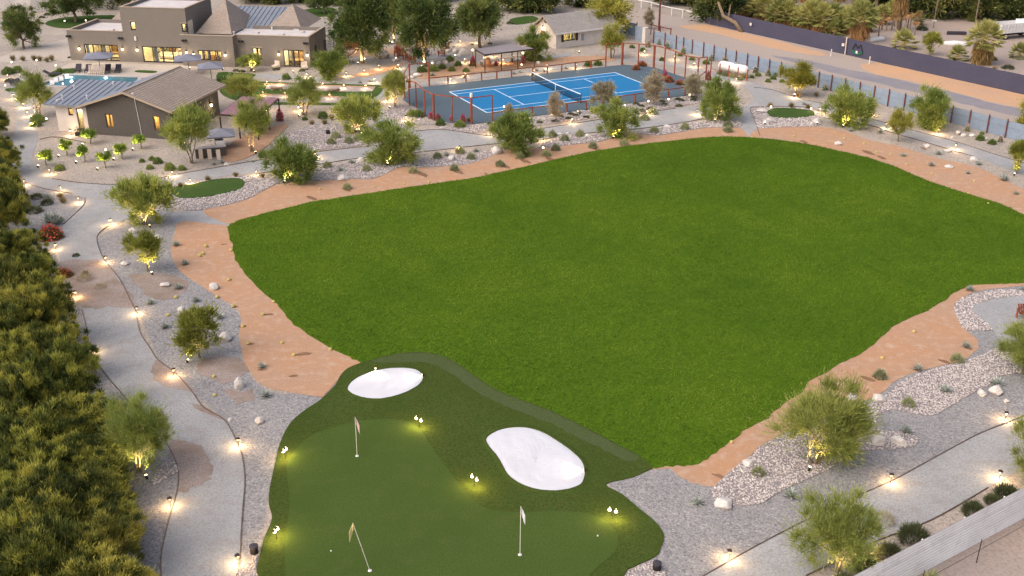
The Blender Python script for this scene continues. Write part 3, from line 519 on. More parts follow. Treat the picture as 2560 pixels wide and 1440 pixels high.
hir = [post(p, 3.0, .16 if i in (1, 3) else .09, t, M['rust']) for i, p in enumerate(HIR)]
lof = [post(p, 1.05, .095, t, M['rust']) for p in [(1120, 211), (1165, 206), (1204, 201), (1242, 198), (1279, 194), (1332, 187), (1368, 184), (1404, 180), (1438, 175), (1477, 171)]]
hfl = [post(p, 3.0, .11, t, M['rust']) for p in [(1012, 246), (1025, 220), (1073, 215)]]
def rails(q, w=.07, z=None):
    for a, b_ in zip(q[:-1], q[1:]): MB().beam((a[0], a[1], (z or a[2]) - .03), (b_[0], b_[1], (z or b_[2]) - .03), w, .11).build('rail', M['rust'], t)
rails(hil); rails(lon); rails(hir); rails(lof); rails(hfl + [hil[0]][:0]); rails([hil[0], hfl[0]]); rails([(hil[-1][0], hil[-1][1], 1.05), lon[0]]); rails([(hfl[-1][0], hfl[-1][1], 1.05), lof[0]]); rails([lof[-1], (hir[0][0], hir[0][1], 1.05)]); rails([(hir[-1][0], hir[-1][1], 1.2), lon[-1]])
# ------------------------------------------------------------------ blue-grey sheet fence on the road side
A, B = G(1591, 97), G(2512.5, 344.4); L0 = (B - A).length; yaw = math.atan2(B.y - A.y, B.x - A.x); FF = Frame(A, yaw)
t = empty('sheet_fence', A, yaw); tag(t, 'long blue grey corrugated sheet fence with dark red posts along the dirt road', 'fence')
PPX = [1648, 1662, 1690, 1708, 1730, 1758, 1784, 1813, 1839, 1867, 1894, 1922, 1951, 1990, 2017, 2045, 2077, 2110.5, 2147, 2183, 2219, 2259, 2297, 2337, 2377, 2421, 2467, 2512.5, 2562, 2615, 2672]
us = []
def lin(x):   # along-fence distance of a post whose foot stands in photo column x
    lo, hi = -5., L0 + 40
    for _ in range(50):
        mid = (lo + hi) / 2
        if PX(FF.w(mid, 0))[0] < x: lo = mid
        else: hi = mid
    return lo
us = [lin(x) for x in PPX[1:]]; us = [us[0] - 2.6] + us
for u in us: MB().tube([(u, -.06, 0), (u, -.06, 2.05)], .075, 7).build('post', M['rustd'], t)
def corr(b, u0, u1, z0, z1, v, pitch=.16, amp=.022):
    n = max(4, int((u1 - u0) / pitch * 2)); q = np.linspace(u0, u1, n + 1); o = len(b.v)
    for i, u in enumerate(q): d = amp * (1 if i % 2 else -1); b.v += [(u, v + d, z0), (u, v + d, z1)]
    for i in range(n): b.f.append((o + 2 * i, o + 2 * i + 2, o + 2 * i + 3, o + 2 * i + 1))
for a, b_ in zip(us[:-1], us[1:]):
    q = MB(); corr(q, a + .01, b_ - .01, .03, 1.86, .05); q.build('sheet', M['corr'], t)
    MB().box(a, b_, -.012, .012, 1.2, 1.28).build('rail', M['corr'], t)
# the return with the pale wall end, up by the small house
t = empty('gate_wall', G(1612, 107), yaw); tag(t, 'pale rendered wall end beside the sheet fence', 'wall')
MB().box(-.35, .35, -.3, .3, 0, 2.25).build('pillar', M['white'], t); MB().box(-2.3, -.36, -.08, .08, 0, 2.15).build('panel', M['corr'], t)
t = empty('sheet_fence', G(1591, 92), yaw + .1); tag(t, 'short blue sheet fence run behind the olive bush', 'fence')
for i in range(6):
    MB().tube([(-i * 2.4, 0, 0), (-i * 2.4, 0, 2.2)], .07, 7).build('post', M['rustd'], t); q = MB(); corr(q, -i * 2.4 - 2.4, -i * 2.4, .03, 1.95, .1); q.build('sheet', M['corr'], t)
# ------------------------------------------------------------------ slate windbreak fence across the road
def longfence(pts, h, name, label, mat_post, mat_sheet, n, sheetname, th=.05):
    A = G(*pts[0]); t = empty(name, A, 0); tag(t, label, 'fence'); Q = []
    for a, b_ in zip(pts[:-1], pts[1:]):
        ga, gb = G(*a), G(*b_); k = max(1, round((gb - ga).length / n)); Q += [ga.lerp(gb, i / k) for i in range(k)]
    Q.append(G(*pts[-1]))
    for a, b_ in zip(Q[:-1], Q[1:]):
        d = (b_ - a); p = Vector((-d.y, d.x, 0)).normalized() * th
        a0, b0 = a - A, b_ - A; s = .06 * R.random()
        MB().slab([(a0.x, a0.y, h), (b0.x, b0.y, h - s), (b0.x + p.x, b0.y + p.y, h - s), (a0.x + p.x, a0.y + p.y, h)], h - .02).build(sheetname, mat_sheet, t)
        m_ = a0 - p * 1.2; MB().tube([(a0.x + p.x * 2, a0.y + p.y * 2, 0), (a0.x + p.x * 2, a0.y + p.y * 2, h + .02)], .05, 6).build('post', mat_post, t)
    return t
longfence([(1762, 58), (1940, 98), (2115, 137), (2187, 154), (2560, 237), (2760, 284), (2900, 318)], 2.35, 'screen_fence', 'long slate grey fabric screen fence beyond the dirt road', M['rustd'], M['screen'], 3.0, 'screen')
GF = Frame(G(2115, 137), math.atan2(*(lambda d: (d.y, d.x))(G(2187, 154) - G(2115, 137))))
t = empty('gate_post', GF.w(0, -.25), GF.yaw); tag(t, 'tall white pipe gate post against the slate screen fence', 'post')
MB().tube([(0, 0, 0), (0, 0, 2.45), (.15, 0, 2.5)], .075, 8).build('pipe', M['cream'], t)
t = empty('gate_sign', GF.w(-.55, -.22, 1.15), GF.yaw); tag(t, 'small pale board sign left of the white gate post', 'sign'); MB().box(-.22, .22, -.03, .03, 0, .38).build('board', M['cream'], t); MB().box(-.13, .13, -.04, -.03, .1, .14).build('print', M['flagp'], t); MB().box(-.13, .13, -.04, -.03, .22, .26).build('print', M['flagp'], t)
t = empty('gate_emblem', GF.w(2.0, -.12, 0), GF.yaw); tag(t, 'dark zigzag emblem with green arc and white tag on the gate', 'emblem')
zz = [(-.95, .85), (-.45, 1.85), (0, 1.3), (.5, 1.85), (.95, .85)]; b = MB()
for a, c_ in zip(zz[:-1], zz[1:]): b.beam((a[0], 0, a[1]), (c_[0], 0, c_[1]), .075)
b.build('zigzag', M['black'], t); b = MB()
for k in range(8):
    a0, a1 = math.pi * (1 + k / 8), math.pi * (1 + (k + 1) / 8); b.beam((.9 * math.cos(a0), .02, .95 + .42 * math.sin(a0)), (.9 * math.cos(a1), .02, .95 + .42 * math.sin(a1)), .08, .26)
b.build('arc', surf('emblem_green', (.02, .13, .07)), t); MB().box(-.2, .14, -.05, .0, .55, .9).build('white_tag', M['whitep'], t)
for p, l in (((2077, 141), 'short white marker post left of the white gate post'), ((2173, 160), 'short white marker post right of the gate emblem')):
    t = empty('marker_post', G(*p)); tag(t, l, 'post', 'short white markers by the gate'); MB().tube([(0, 0, 0), (0, 0, .95)], .08, 8).build('shaft', M['cream'], t); MB().lathe([(.09, .95), (.09, 1.0), (.03, 1.03)], 8).build('cap', M['cream'], t)
t = empty('fence_sign', G(1875, 84) + Vector((-.1, -.3, 1.5)), GF.yaw); tag(t, 'little white notice fixed on the slate fence beside the leaning trunk', 'sign'); MB().box(-.2, .2, -.02, .02, -.2, .2).build('board', M['cream'], t); MB().box(-.1, .1, -.03, -.02, -.02, .06).build('print', M['flagp'], t)
# white rail fence and poles at the top
t = empty('rail_fence', G(1760, 57)); tag(t, 'white painted post and rail fence at the end of the dirt road', 'fence'); A = G(1760, 57); q = [(1760, 57), (1733, 52), (1706, 45), (1679, 40), (1652, 34), (1628, 26), (1603, 21), (1570, 14), (1535, 6)]
pp = [G(*p) - A for p in q]
for p in pp: MB().tube([p, p + Vector((0, 0, 1.35))], .09, 7).build('post', M['whitep'], t)
for a, c_ in zip(pp[:-1], pp[1:]): MB().beam(a + Vector((0, 0, 1.35)), c_ + Vector((0, 0, 1.35)), .12).build('rail', M['whitep'], t)
for p, h, r, l, m in (((1647, 77), 8.5, .16, 'tall dark red steel utility pole beside the dirt road', 'rustd'), ((2333, 71), 5.0, .10, 'slender bare wooden pole behind the small round tree', 'wood'), ((2437, 64), 5.5, .11, 'taller bare wooden pole before the dark wood near the truck', 'wood')):
    t = empty('utility_pole', G(*p)); tag(t, l, 'pole', 'poles beyond the gardens'); MB().tube([(0, 0, 0), (.0, 0, h * .5), (.05, 0, h)], [r, r * .9, r * .75], 8).build('shaft', M[m], t)
    if h < 5.2: MB().box(-.3, .3, -.12, .12, 1.1, 1.3).build('insulator', M['whitep'], t)
    elif h > 8: MB().box(-.18, .02, -.25, .25, 5.0, 8.4).build('cable_guard', M['whitep'], t)
t = empty('pipe_barrier', G(1650, 92), yaw + .05); tag(t, 'low rusty pipe barrier standing across the sheet fence end', 'barrier')
MB().beam((-2.2, 0, 1.5), (2.4, 0, 1.5), .12).build('pipe', M['rustd'], t)
for u in (-2.1, 0, 2.3): MB().tube([(u, 0, 0), (u, 0, 1.7)], .07, 6).build('post', M['rustd'], t)
# ------------------------------------------------------------------ pale corrugated fence beside the neighbour's field
t = empty('metal_fence', FA - FD * 14, math.atan2(FD.y, FD.x)); tag(t, 'pale galvanised corrugated fence above the bare neighbouring field', 'fence')
def hcorr(u0, u1, z0, z1, v, n=11):
    b = MB(); zs = np.linspace(z0, z1, 4 * n + 1)
    for z in zs: b.v += [(u0, v - .017 * math.cos(2 * math.pi * n * (z - z0) / (z1 - z0)), z), (u1, v - .017 * math.cos(2 * math.pi * n * (z - z0) / (z1 - z0)), z)]
    for i in range(len(zs) - 1): b.f.append((2 * i, 2 * i + 1, 2 * i + 3, 2 * i + 2))
    return b
u = 0
while u < 60:
    w = 3.05; k = R.uniform(-.03, .03)
    hcorr(u, u + w, .02, .70, -.03 + R.uniform(-.01, .01), 4).build('sheet', M['galv'], t); hcorr(u - .7, u + w - .7 + .04, .66, 1.36, .0 + R.uniform(-.008, .008), 4).build('sheet', M['galv'], t); hcorr(u + .4, u + w + .44, 1.30, 2.0 + k * .5, .03, 4).build('sheet', M['galv'], t)
    MB().tube([(u + .4, .10, 0), (u + .4, .10, 1.95)], .04, 6).build('post', M['galv'], t); u += w
t = empty('wire_fence', FA - FD * 14 + FN * .95, math.atan2(FD.y, FD.x)); tag(t, 'low dark wire fence on thin stakes before the galvanised sheets', 'fence')
for i in range(14): MB().tube([(i * 4.1 + 1.2, 0, 0), (i * 4.1 + 1.25, 0, 1.35)], .022, 5).build('stake', M['black'], t)
for z in (.75,): MB().tube([(0, 0, z), (60, 0, z)], .012, 4).build('wire', M['black'], t)
# back wall top left
t = longfence([(-120, 36), (0, 31), (41, 30), (80, 30), (119, 28), (160, 27), (300, 22), (420, 14)], 3.1, 'panel_wall', 'pale panelled boundary wall behind the main house', M['rustd'], M['white'], 6.0, 'panel')
# ------------------------------------------------------------------ houses
def ptlight(par, loc, watts, col=(1, .74, .42), r=.05, spot=None, rot=None):
    ld = bpy.data.lights.new('light', 'SPOT' if spot else 'POINT'); ld.energy = watts * LAMP; ld.color = col; ld.shadow_soft_size = r
    if spot: ld.spot_size = rad(spot); ld.spot_blend = .6
    o = bpy.data.objects.new('light', ld); C.objects.link(o); o.parent = par; o.location = loc
    if rot: o.rotation_euler = rot
    return o
def sconce(par, u, z, v=0.0, side=False, watts=9):
    o = MB().lathe([(.05, .16), (.13, .1), (.11, .0), (.06, -.02)], 8, (0, -.16, .12)).box(-.07, .07, -.16, 0, .2, .32).build('wall_lamp', M['black'], par, (u, v, z))
    if side: o.rotation_euler = (0, 0, math.pi / 2)
    MB().lathe([(.05, .0), (.12, -.06), (.13, -.2), (.06, -.3)], 8, (0, -.16, .12)).build('bulb', M['lampw'], o)
    ptlight(o, (0, -.42, -.05), watts, r=.08); return o
def wallbox(b, u0, u1, v0, v1, z0, z1): return b.box(u0, u1, v0, v1, z0, z1)
def holewall(b, u0, u1, z0, z1, v, holes, th=.25):
    # a wall in the plane v (thickness th behind it) with rectangular openings
    xs = sorted({u0, u1, *[h[0] for h in holes], *[h[1] for h in holes]}); zs = sorted({z0, z1, *[h[2] for h in holes], *[h[3] for h in holes]})
    for i in range(len(xs) - 1):
        k = 0
        while k < len(zs) - 1:
            cx = (xs[i] + xs[i + 1]) / 2
            if any(h[0] < cx < h[1] and h[2] < (zs[k] + zs[k + 1]) / 2 < h[3] for h in holes): k += 1; continue
            e = k
            while e + 1 < len(zs) - 1 and not any(h[0] < cx < h[1] and h[2] < (zs[e + 1] + zs[e + 2]) / 2 < h[3] for h in holes): e += 1
            b.box(xs[i], xs[i + 1], v, v + th, zs[k], zs[e + 1]); k = e + 1
    return b
def window(par, h, v, panes, name='window', frame='bronze', depth=3.0, watts=60, col=(1, .70, .36), room=True, th=.14, e=.4):
    u0, u1, z0, z1 = h; v += .10; b = MB()
    b.box(u0, u1, v, v + .08, z0, z0 + th).box(u0, u1, v, v + .08, z1 - th, z1)
    for i in range(panes + 1):
        u = u0 + (u1 - u0) * i / panes; w = th * (1.3 if i == panes // 2 and panes > 1 else 1)
        b.box(max(u0, u - w / 2), min(u1, u + w / 2), v + .001, v + .081, z0 + th, z1 - th)
    w_ = b.build(name, M[frame], par)
    for i in range(panes):
        a, c_ = u0 + (u1 - u0) * i / panes, u0 + (u1 - u0) * (i + 1) / panes
        MB().box(a + .04, c_ - .04, v + .035, v + .045, z0 + th, z1 - th).build('pane', M['glass'], w_)
    if room:
        q = MB(); d = depth; zc = max(z1 + .25, 2.6)
        q.quad((u0 - e, v + d, 0.02), (u1 + e, v + d, 0.02), (u1 + e, v + d, zc), (u0 - e, v + d, zc))
        q.quad((u0 - e, v + .16, 0.02), (u0 - e, v + d, 0.02), (u0 - e, v + d, zc), (u0 - e, v + .16, zc)).quad((u1 + e, v + .16, 0.02), (u1 + e, v + d, 0.02), (u1 + e, v + d, zc), (u1 + e, v + .16, zc))
        q.quad((u0 - e, v + .16, .02), (u1 + e, v + .16, .02), (u1 + e, v + d, .02), (u0 - e, v + d, .02)).quad((u0 - e, v + .16, zc), (u1 + e, v + .16, zc), (u1 + e, v + d, zc), (u0 - e, v + d, zc))
        for i in range(panes):
            a, c_ = u0 + (u1 - u0) * i / panes, u0 + (u1 - u0) * (i + 1) / panes
            if R.random() < .45 and u1 - u0 > 1.2: s_ = R.uniform(.25, .5) * (c_ - a); x_ = a + .05 if R.random() < .5 else c_ - s_ - .05; MB().box(x_, x_ + s_, v + .28, v + .33, .05, z1).build('curtain', M['cream'], par)
            if R.random() < .6 and u1 - u0 > 1.2: x_ = R.uniform(a, c_ - .5); h_ = R.uniform(.6, 1.5); MB().box(x_, x_ + R.uniform(.4, .9), v + d - .5, v + d - .05, .03, h_).build('cupboard', M['cabinet'], par)
            if R.random() < .6 and u1 - u0 > 1.2: x_ = R.uniform(a, c_ - .4); MB().box(x_, x_ + .5, v + d - .05, v + d - .02, 1.4, 2.0).build('picture', M['wood'], par)
        q.build('room', M['inner'], par); k = max(1, round((u1 - u0) / 2.6))
        for i in range(k): ptlight(par, (u0 + (u1 - u0) * (i + .5) / k, v + d * .45, zc - .35), watts / k, col, .25)
    return w_
# ---- main house
HF = Frame((-61.25, 149.89), rad(-8.0)); HY = HF.yaw
house = empty('house', HF.o, HY); tag(house, 'large taupe stucco house with flat white roofs and a tall central block', 'house')
def hw(x0, y0, x1, y1, v=0.0):
    a, b = HF.wall(x0, y0, v), HF.wall(x1, y1, v); return (min(a[0], b[0]), max(a[0], b[0]), max(.05, min(a[1], b[1])), max(a[1], b[1]))
uB0, uB1, uC1, uD1 = 8.2, 17.45, 24.25, 34.45; HA, HB, HD = 4.1, 7.4, 4.1
vA = HF.top(267, 48, HA)[1]; vD = HF.top(821, 72, HD)[1]; vB = HF.top(555, 1, HB)[1]
vA, vD, vB = max(7, min(vA, 14)), max(7, min(vD, 14)), max(9, min(vB, 18))
dA = hw(209.5, 110, 300, 157); dB = hw(354.5, 115.5, 460, 161); wC = hw(494, 125, 555, 152.5, -1.1); wD = hw(631, 119, 656, 149); dD = hw(707.5, 124, 761, 168)
wB = [hw(325, 54, 340, 76), hw(453, 59, 468.5, 80.5)]
b = MB(); holewall(b, 0, uB0, 0, HA, 0, [dA])if dA[1] < uB0 else holewall(b, 0, uB0, 0, HA, 0, [(dA[0], uB0, dA[2], dA[3])])
b.box(0, .25, .25, vA, 0, HA).box(.25, uB0, vA - .25, vA, 0, HA); b.build('wall', M['wall'], house)
hol = [dB] + wB + ([(uB0, dA[1], dA[2], dA[3])] if dA[1] > uB0 else [])
b = MB(); holewall(b, uB0, uB1, 0, HB, 0, hol); b.box(uB0, uB0 + .25, .25, vB, HA - .6, HB).box(uB1 - .25, uB1, .25, vB, 0, HB).box(uB0 + .25, uB1 - .25, vB - .25, vB, 0, HB); b.build('wall', M['wall'], house)
b = MB(); holewall(b, uB1 - .6, uC1, 0, HA, -1.1, [wC]); b.box(uC1 - .25, uC1, -.85, .3, 0, HA).box(uB1 - .6, uB1 - .35, -.85, 0, 0, HA); b.build('wall', M['wall'], house)
b = MB(); holewall(b, uC1, uD1, 0, HD, 0, [wD, dD])
sw = []
for x0, y0, x1, y1 in ((787, 119, 794, 136), (810, 108, 816, 128)):
    a, c_ = HF.side(x0, y1, uD1), HF.side(x1, y0, uD1); sw.append((a[0], max(c_[0], a[0] + .8), 1.0, 2.5))
q = MB(); holewall(q, .25, vD, 0, HD, 0, sw); q.v = [(uD1 - y, x, z) for x, y, z in q.v]; b.add(q.v, q.f); b.box(uC1, uD1 - .25, vD - .25, vD, 0, HD); b.build('wall', M['wall'], house)
for (u0, u1, v0, v1, z) in ((.25, uB0, .25, vA - .25, HA - .45), (uB0 + .25, uB1 - .25, .25, vB - .25, HB - .4), (uB1, uC1 - .25, -.85, .3, HA - .45), (uB1, uD1 - .25, .3, vD - .25, HD - .45)):
    MB().box(u0, u1, v0, v1, z - .2, z).build('roof_deck', M['deck'], house)
b = MB()   # parapet caps
for u0, u1, v0, v1, z in ((-.04, uB0 - .003, -.04, .3, HA), (-.04, .3, .303, vA, HA), (uB1 - .6, uC1 + .04, -1.14, -.8, HA), (uC1 + .043, uD1 + .04, -.04, .3, HD), (uD1 - .3, uD1 + .04, .303, vD, HD), (uB0 - .04, uB1 + .04, -.045, .3, HB), (uB1 - .3, uB1 + .04, .303, vB, HB), (uB0 - .04, uB0 + .3, .303, vB, HB), (uC1 - .3, uC1 + .04, -.797, -.05, HA)):
    b.box(u0, u1, v0, v1, z + .002, z + .07)
b.build('parapet_cap', M['copper'], house)
for h, n, w in ((dA, 4, 300), (dB, 4, 430)): window(house, h, 0, n, 'glass_door', depth=4.5, watts=w)
window(house, wC, -1.1, 4, depth=3.2, watts=260, col=(1, .62, .26)); window(house, wD, 0, 2, depth=2.6, watts=200); window(house, dD, 0, 4, 'glass_door', depth=4, watts=320, col=(1, .76, .44))
for h in wB: window(house, h, 0, 1, depth=1.8, watts=60, e=.05); MB().box(h[0] - .1, h[1] + .1, -.06, .0, h[3] + .02, h[3] + .14).build('lintel', M['copper'], house)
MB().box(wD[0] - .1, wD[1] + .1, -.06, 0, wD[3] + .02, wD[3] + .14).build('lintel', M['copper'], house)
for h in sw:
    b = MB().box(uD1 - .12, uD1 - .06, h[0], h[1], h[2], h[3]).build('window', M['bronze'], house)
for x, y, v in ((199, 121, 0), (307, 122, 0), (344, 124, 0), (467, 130, -1.1), (484.5, 135, -1.1), (564, 137, -1.1), (698, 135, 0), (769, 137, 0)):
    u, z = HF.wall(x, y, v); sconce(house, u, z, v - .001)
for x, y, v in ((172, 90, 0), (302, 95, 0), (461, 101, -1.1), (603, 103, 0), (765, 108, 0)):
    u, z = HF.wall(x, y, v); MB().box(u - .32, u - .03, v - .3, v - .001, z - .12, z + .12).box(u + .03, u + .32, v - .3, v - .001, z - .12, z + .12).build('eave_speaker', M['black'], house)
u, z = HF.wall(339, 96, 0); MB().box(u - .13, u + .13, -.12, -.001, z - .28, z + .28).build('meter_box', M['whitep'], house)
for i in range(7):
    x, y = [(278, 75), (585, 86), (640, 82), (703, 86), (753, 80), (680, 74), (742, 74)][i]; u, v = HF.top(x, y, HA - .4)
    MB().lathe([(.09, 0), (.09, .35), (.14, .36), (.14, .45)], 8, (u, v, HA - .46)).build('vent_pipe', M['whitep'], house) if i in (1, 5) else MB().box(u - .4, u + .4, v - .3, v + .3, HA - .46, HA - .28).build('roof_vent', M['deck'], house)
def hip(cu, cv, a, c_, z0, z1, rows, mat, name='pyramid_roof', ridge=0):
    # hipped roof in stepped courses
    b = MB(); z = z0
    for i in range(rows):
        t0, t1 = i / rows, (i + 1) / rows; f = .035
        for (sx, sy) in ((1, 0), (-1, 0), (0, 1), (0, -1)):
            A0, C0 = a * (1 - t0) + ridge * t0, c_ * (1 - t0); A1, C1 = a * (1 - t1) + ridge * t1, c_ * (1 - t1); za, zb = z0 + (z1 - z0) * t0 + f, z0 + (z1 - z0) * t1
            if sx: P = [(cu + sx * A0, cv - C0, za), (cu + sx * A0, cv + C0, za), (cu + sx * A1, cv + C1, zb), (cu + sx * A1, cv - C1, zb)]
            else: P = [(cu - A0, cv + sy * C0, za), (cu + A0, cv + sy * C0, za), (cu + A1, cv + sy * C1, zb), (cu - A1, cv + sy * C1, zb)]
            b.quad(*P); b.quad(P[0], P[1], (P[1][0], P[1][1], P[1][2] - f), (P[0][0], P[0][1], P[0][2] - f))
    o = b.build(name, M[mat], house); return o
def apex_at(x, y, v):          # roof point seen at pixel x,y on the plane at depth v
    return HF.wall(x, y, v)
vP = vD + 4.6; u, z = apex_at(731, 10, vP); uL = HF.wall(662, 68, vD)[0]; hip(u, vP, u - uL, 4.7, HD - .55, z, 20, 'tile')
vQ = vB - 2; u2, z2 = apex_at(563, -3, vQ); hip(u2, vQ, (HF.wall(614, 68, vD)[0] - u2), 5.2, HD - .3, z2, 22, 'tile')
u3, z3 = apex_at(333, -1, vA + 5.0); hip(u3, vA + 5.0, u3 - HF.wall(270, 55, vA)[0], 5.0, HA - .5, z3, 20, 'tile')
ua, ub = HF.wall(600, 68, vD)[0], HF.wall(668, 68, vD)[0]; ut0, zt = HF.wall(580, 14, vD + 6.5); ut1 = HF.wall(725, 15, vD + 6.5)[0]; n = 13
for i in range(n):
    t0, t1 = i / n, (i + 1) / n; U0, U1 = min(ua, ut0), max(ub, ut1); x0, x1 = U0 + (U1 - U0) * t0, U0 + (U1 - U0) * t1
    b = MB(); b.quad((x0, vD - .2, HD - .4), (x1, vD - .2, HD - .4), (x1, vD + 6.5, zt), (x0, vD + 6.5, zt)); b.beam((x0, vD - .2, HD - .36), (x0, vD + 6.5, zt + .04), .05, .08); b.build('roof_panel', M['seam'], house)
# furniture seen through the glass
def prop(name, label, cat, b, m, loc, yaw, group=None):
    o = b.build(name, M[m], None, loc, yaw); tag(o, label, cat, group); return o
def atH(u, v, z=0.05): return HF.w(u, v, z)
um = (dA[0] + dA[1]) / 2
t = empty('dining_table', atH(um + .9, 2.0, .03), HY); tag(t, 'dark dining table inside the western glass doors', 'table'); MB().box(-1.5, 1.5, -.5, .5, .7, .78).build('top', M['cabinet'], t)
for a in (-1.3, 1.3):
    for c_ in (-.4, .4): MB().box(a - .04, a + .04, c_ - .04, c_ + .04, 0, .7).build('leg', M['cabinet'], t)
t = empty('wall_shelf', atH(um + .9, 4.3, .03), HY); tag(t, 'tall dark shelf unit behind the dining table', 'shelf')
for z in (.05, .8, 1.5, 2.1): MB().box(-1.6, 1.6, -.2, .2, z, z + .05).build('board', M['cabinet'], t)
for a in (-1.6, 0, 1.6): MB().box(a - .03, a + .03, -.2, .2, .05, 2.15).build('upright', M['cabinet'], t)
um = (dB[0] + dB[1]) / 2
t = empty('sofa', atH(um - .4, 2.6, .03), HY); tag(t, 'pale long sofa inside the central glass doors', 'sofa'); MB().box(-1.3, 1.3, -.45, .45, .12, .42).build('seat', M['cream'], t); MB().box(-1.3, 1.3, .3, .5, .42, .85).build('backrest', M['cream'], t)
for a in (-1.3, 1.1): MB().box(a, a + .2, -.45, .29, .42, .62).build('armrest', M['cream'], t)
t = empty('kitchen_island', atH(um + 1.9, 3.6, .03), HY); tag(t, 'white kitchen island inside the central glass doors', 'counter'); MB().box(-1.2, 1.2, -.4, .4, 0, .88).build('base', M['whitep'], t); MB().box(-1.25, 1.25, -.45, .45, .88, .93).build('worktop', M['cabinet'], t)
t = empty('indoor_plant', atH(um - 1.5, 3.6, .03), HY); tag(t, 'dark potted plant inside the central glass doors', 'plant'); MB().lathe([(.14, 0), (.2, .4)], 8).build('pot', M['black'], t)
P = NR.normal(size=(160, 3)) * .28 + np.array([0, 0, 1.1]); link('foliage', leaves('indoor_foliage', P, NR.normal(size=(160, 3)) + np.array([0, 0, .5]), .3, .12, NR.random(160), M['l_dark']), t)
um = (dD[0] + dD[1]) / 2
t = empty('bed', atH(um, 2.2, .03), HY); tag(t, 'dark covered bed inside the eastern glass doors', 'bed'); MB().box(-1.1, 1.1, -1, 1, .15, .6).build('mattress', M['cabinet'], t); MB().box(-1.1, 1.1, .95, 1.1, .1, 1.3).build('headboard', M['cabinet'], t)
for i, s in enumerate((-1, 1)):
    t = empty('patio_chair', atH(um + s * 2.0 - .2, -1.1, .02), HY + s * .4); tag(t, ('cream cushioned patio chair west of the eastern glass doors', 'cream cushioned patio chair east of the eastern glass doors')[i], 'chair', 'patio chairs by the eastern doors')
    MB().box(-.4, .4, -.4, .4, .2, .45).build('seat', M['cream'], t); MB().box(-.4, .4, .25, .42, .45, .95).build('backrest', M['cream'], t)
    for a in (-.36, .36):
        for c_ in (-.36, .36): MB().box(a - .03, a + .03, c_ - .03, c_ + .03, 0, .2).build('leg', M['black'], t)
# ---- pool house
PFm = Frame((-45.52, 113.08), rad(-12.8)); PY = PFm.yaw
ph = empty('pool_house', PFm.o, PY); tag(ph, 'charcoal gabled pool house with a white brick wing and blue seamed roof', 'house')
uR = PFm.loc(G(440, 350))[0]; uR = 9.9; vK = PFm.loc(G(548, 285))[1]; vK = max(9, min(vK, 12)); HE = 3.25
ua_, za = PFm.wall(312, 227); uL_ = PFm.loc(G(148, 327))[0]
def pw(x0, y0, x1, y1, v=0.0):
    a, c_ = PFm.wall(x0, y0, v), PFm.wall(x1, y1, v); return (min(a[0], c_[0]), max(a[0], c_[0]), max(.05, min(a[1], c_[1])), max(a[1], c_[1]))
w1, w2 = pw(262, 284, 285, 320), pw(382, 289, 401.5, 326)
b = MB(); holewall(b, 0, uR, 0, HE, 0, [w1, w2])
b.add([(0, 0, HE), (uR, 0, HE), (ua_, 0, za - .12), (0, .25, HE), (uR, .25, HE), (ua_, .25, za - .12)], [(0, 1, 2), (5, 4, 3), (0, 2, 5, 3), (1, 4, 5, 2)])
b.box(0, .25, .25, vK, 0, HE).box(uR - .25, uR, .25, vK, 0, HE).box(.25, uR - .25, vK - .25, vK, 0, HE)
b.add([(0, vK, HE), (uR, vK, HE), (ua_, vK, za - .12)], [(0, 2, 1)]); b.build('wall', M['poolwall'], ph)
for h in (w1, w2): window(ph, h, 0, 2 if h is w1 else 1, depth=2.2, watts=85, col=(1, .50, .13), frame='cabinet')
# white wing
v0 = PFm.loc(G(148, 327))[1]; vB_ = 5.2
dW, wW = pw(189, 270.5, 214, 327, v0), pw(168.5, 269.5, 183.5, 289.5, v0); HWw = 3.05
b = MB(); holewall(b, uL_, -.002, 0, HWw, v0, [dW, wW]); b.box(uL_, uL_ + .25, v0 + .25, vB_, 0, HWw + .3).box(uL_ + .25, -.002, vB_ - .25, vB_, 0, HWw + .5); b.build('wall', M['white'], ph)
window(ph, wW, v0, 1, depth=1.8, watts=40, col=(1, .5, .14)); window(ph, dW, v0, 1, 'door', depth=2, watts=120, col=(1, .66, .34), th=.12)
# roofs: seamed shed roof over the wing, tiled right slope, seamed left slope
e0 = PFm.top(120, 255, HWw + .05); eb = PFm.top(173, 209, HWw + 1.1); n = 12; uw1 = .6
sh_v0, sh_v1 = v0 - .55, max(eb[1], 6.5); zz1 = HWw + 1.15
for i in range(n):
    x0, x1 = e0[0] + (uw1 + 2.8 - e0[0]) * i / n, e0[0] + (uw1 + 2.8 - e0[0]) * (i + 1) / n
    def zr(v): return HWw + .06 + (zz1 - HWw) * (v - sh_v0) / (sh_v1 - sh_v0)
    vend = sh_v1; vs_ = sh_v0 if x1 < .25 else .35
    b = MB(); b.slab([(x0 + .004, vs_, zr(vs_)), (x1 - .004, vs_, zr(vs_)), (x1 - .004, vend, zr(vend)), (x0 + .004, vend, zr(vend))], .1); b.beam((x0 + .03, vs_, zr(vs_) + .03), (x0 + .03, vend, zr(vend) + .03), .05, .07); b.build('roof_panel', M['seam'], ph)
MB().box(e0[0], .2, sh_v0 - .05, sh_v0 - .002, HWw - .12, HWw + .08).build('fascia', M['seam'], ph)
ov = .55; er = PFm.top(432, 268, HE - .12)[0]; er = uR + .55; el_ = -1.0; sR = (za - HE - .1) / (uR - ua_); zeR = HE + .1 - sR * .55; zl = HE + .1 - (za - HE - .1) / ua_; vb = PFm.top(440, 166, za)[1]; vb = max(vK + .3, min(vb, vK + 1.5)); rows = 18
b = MB()
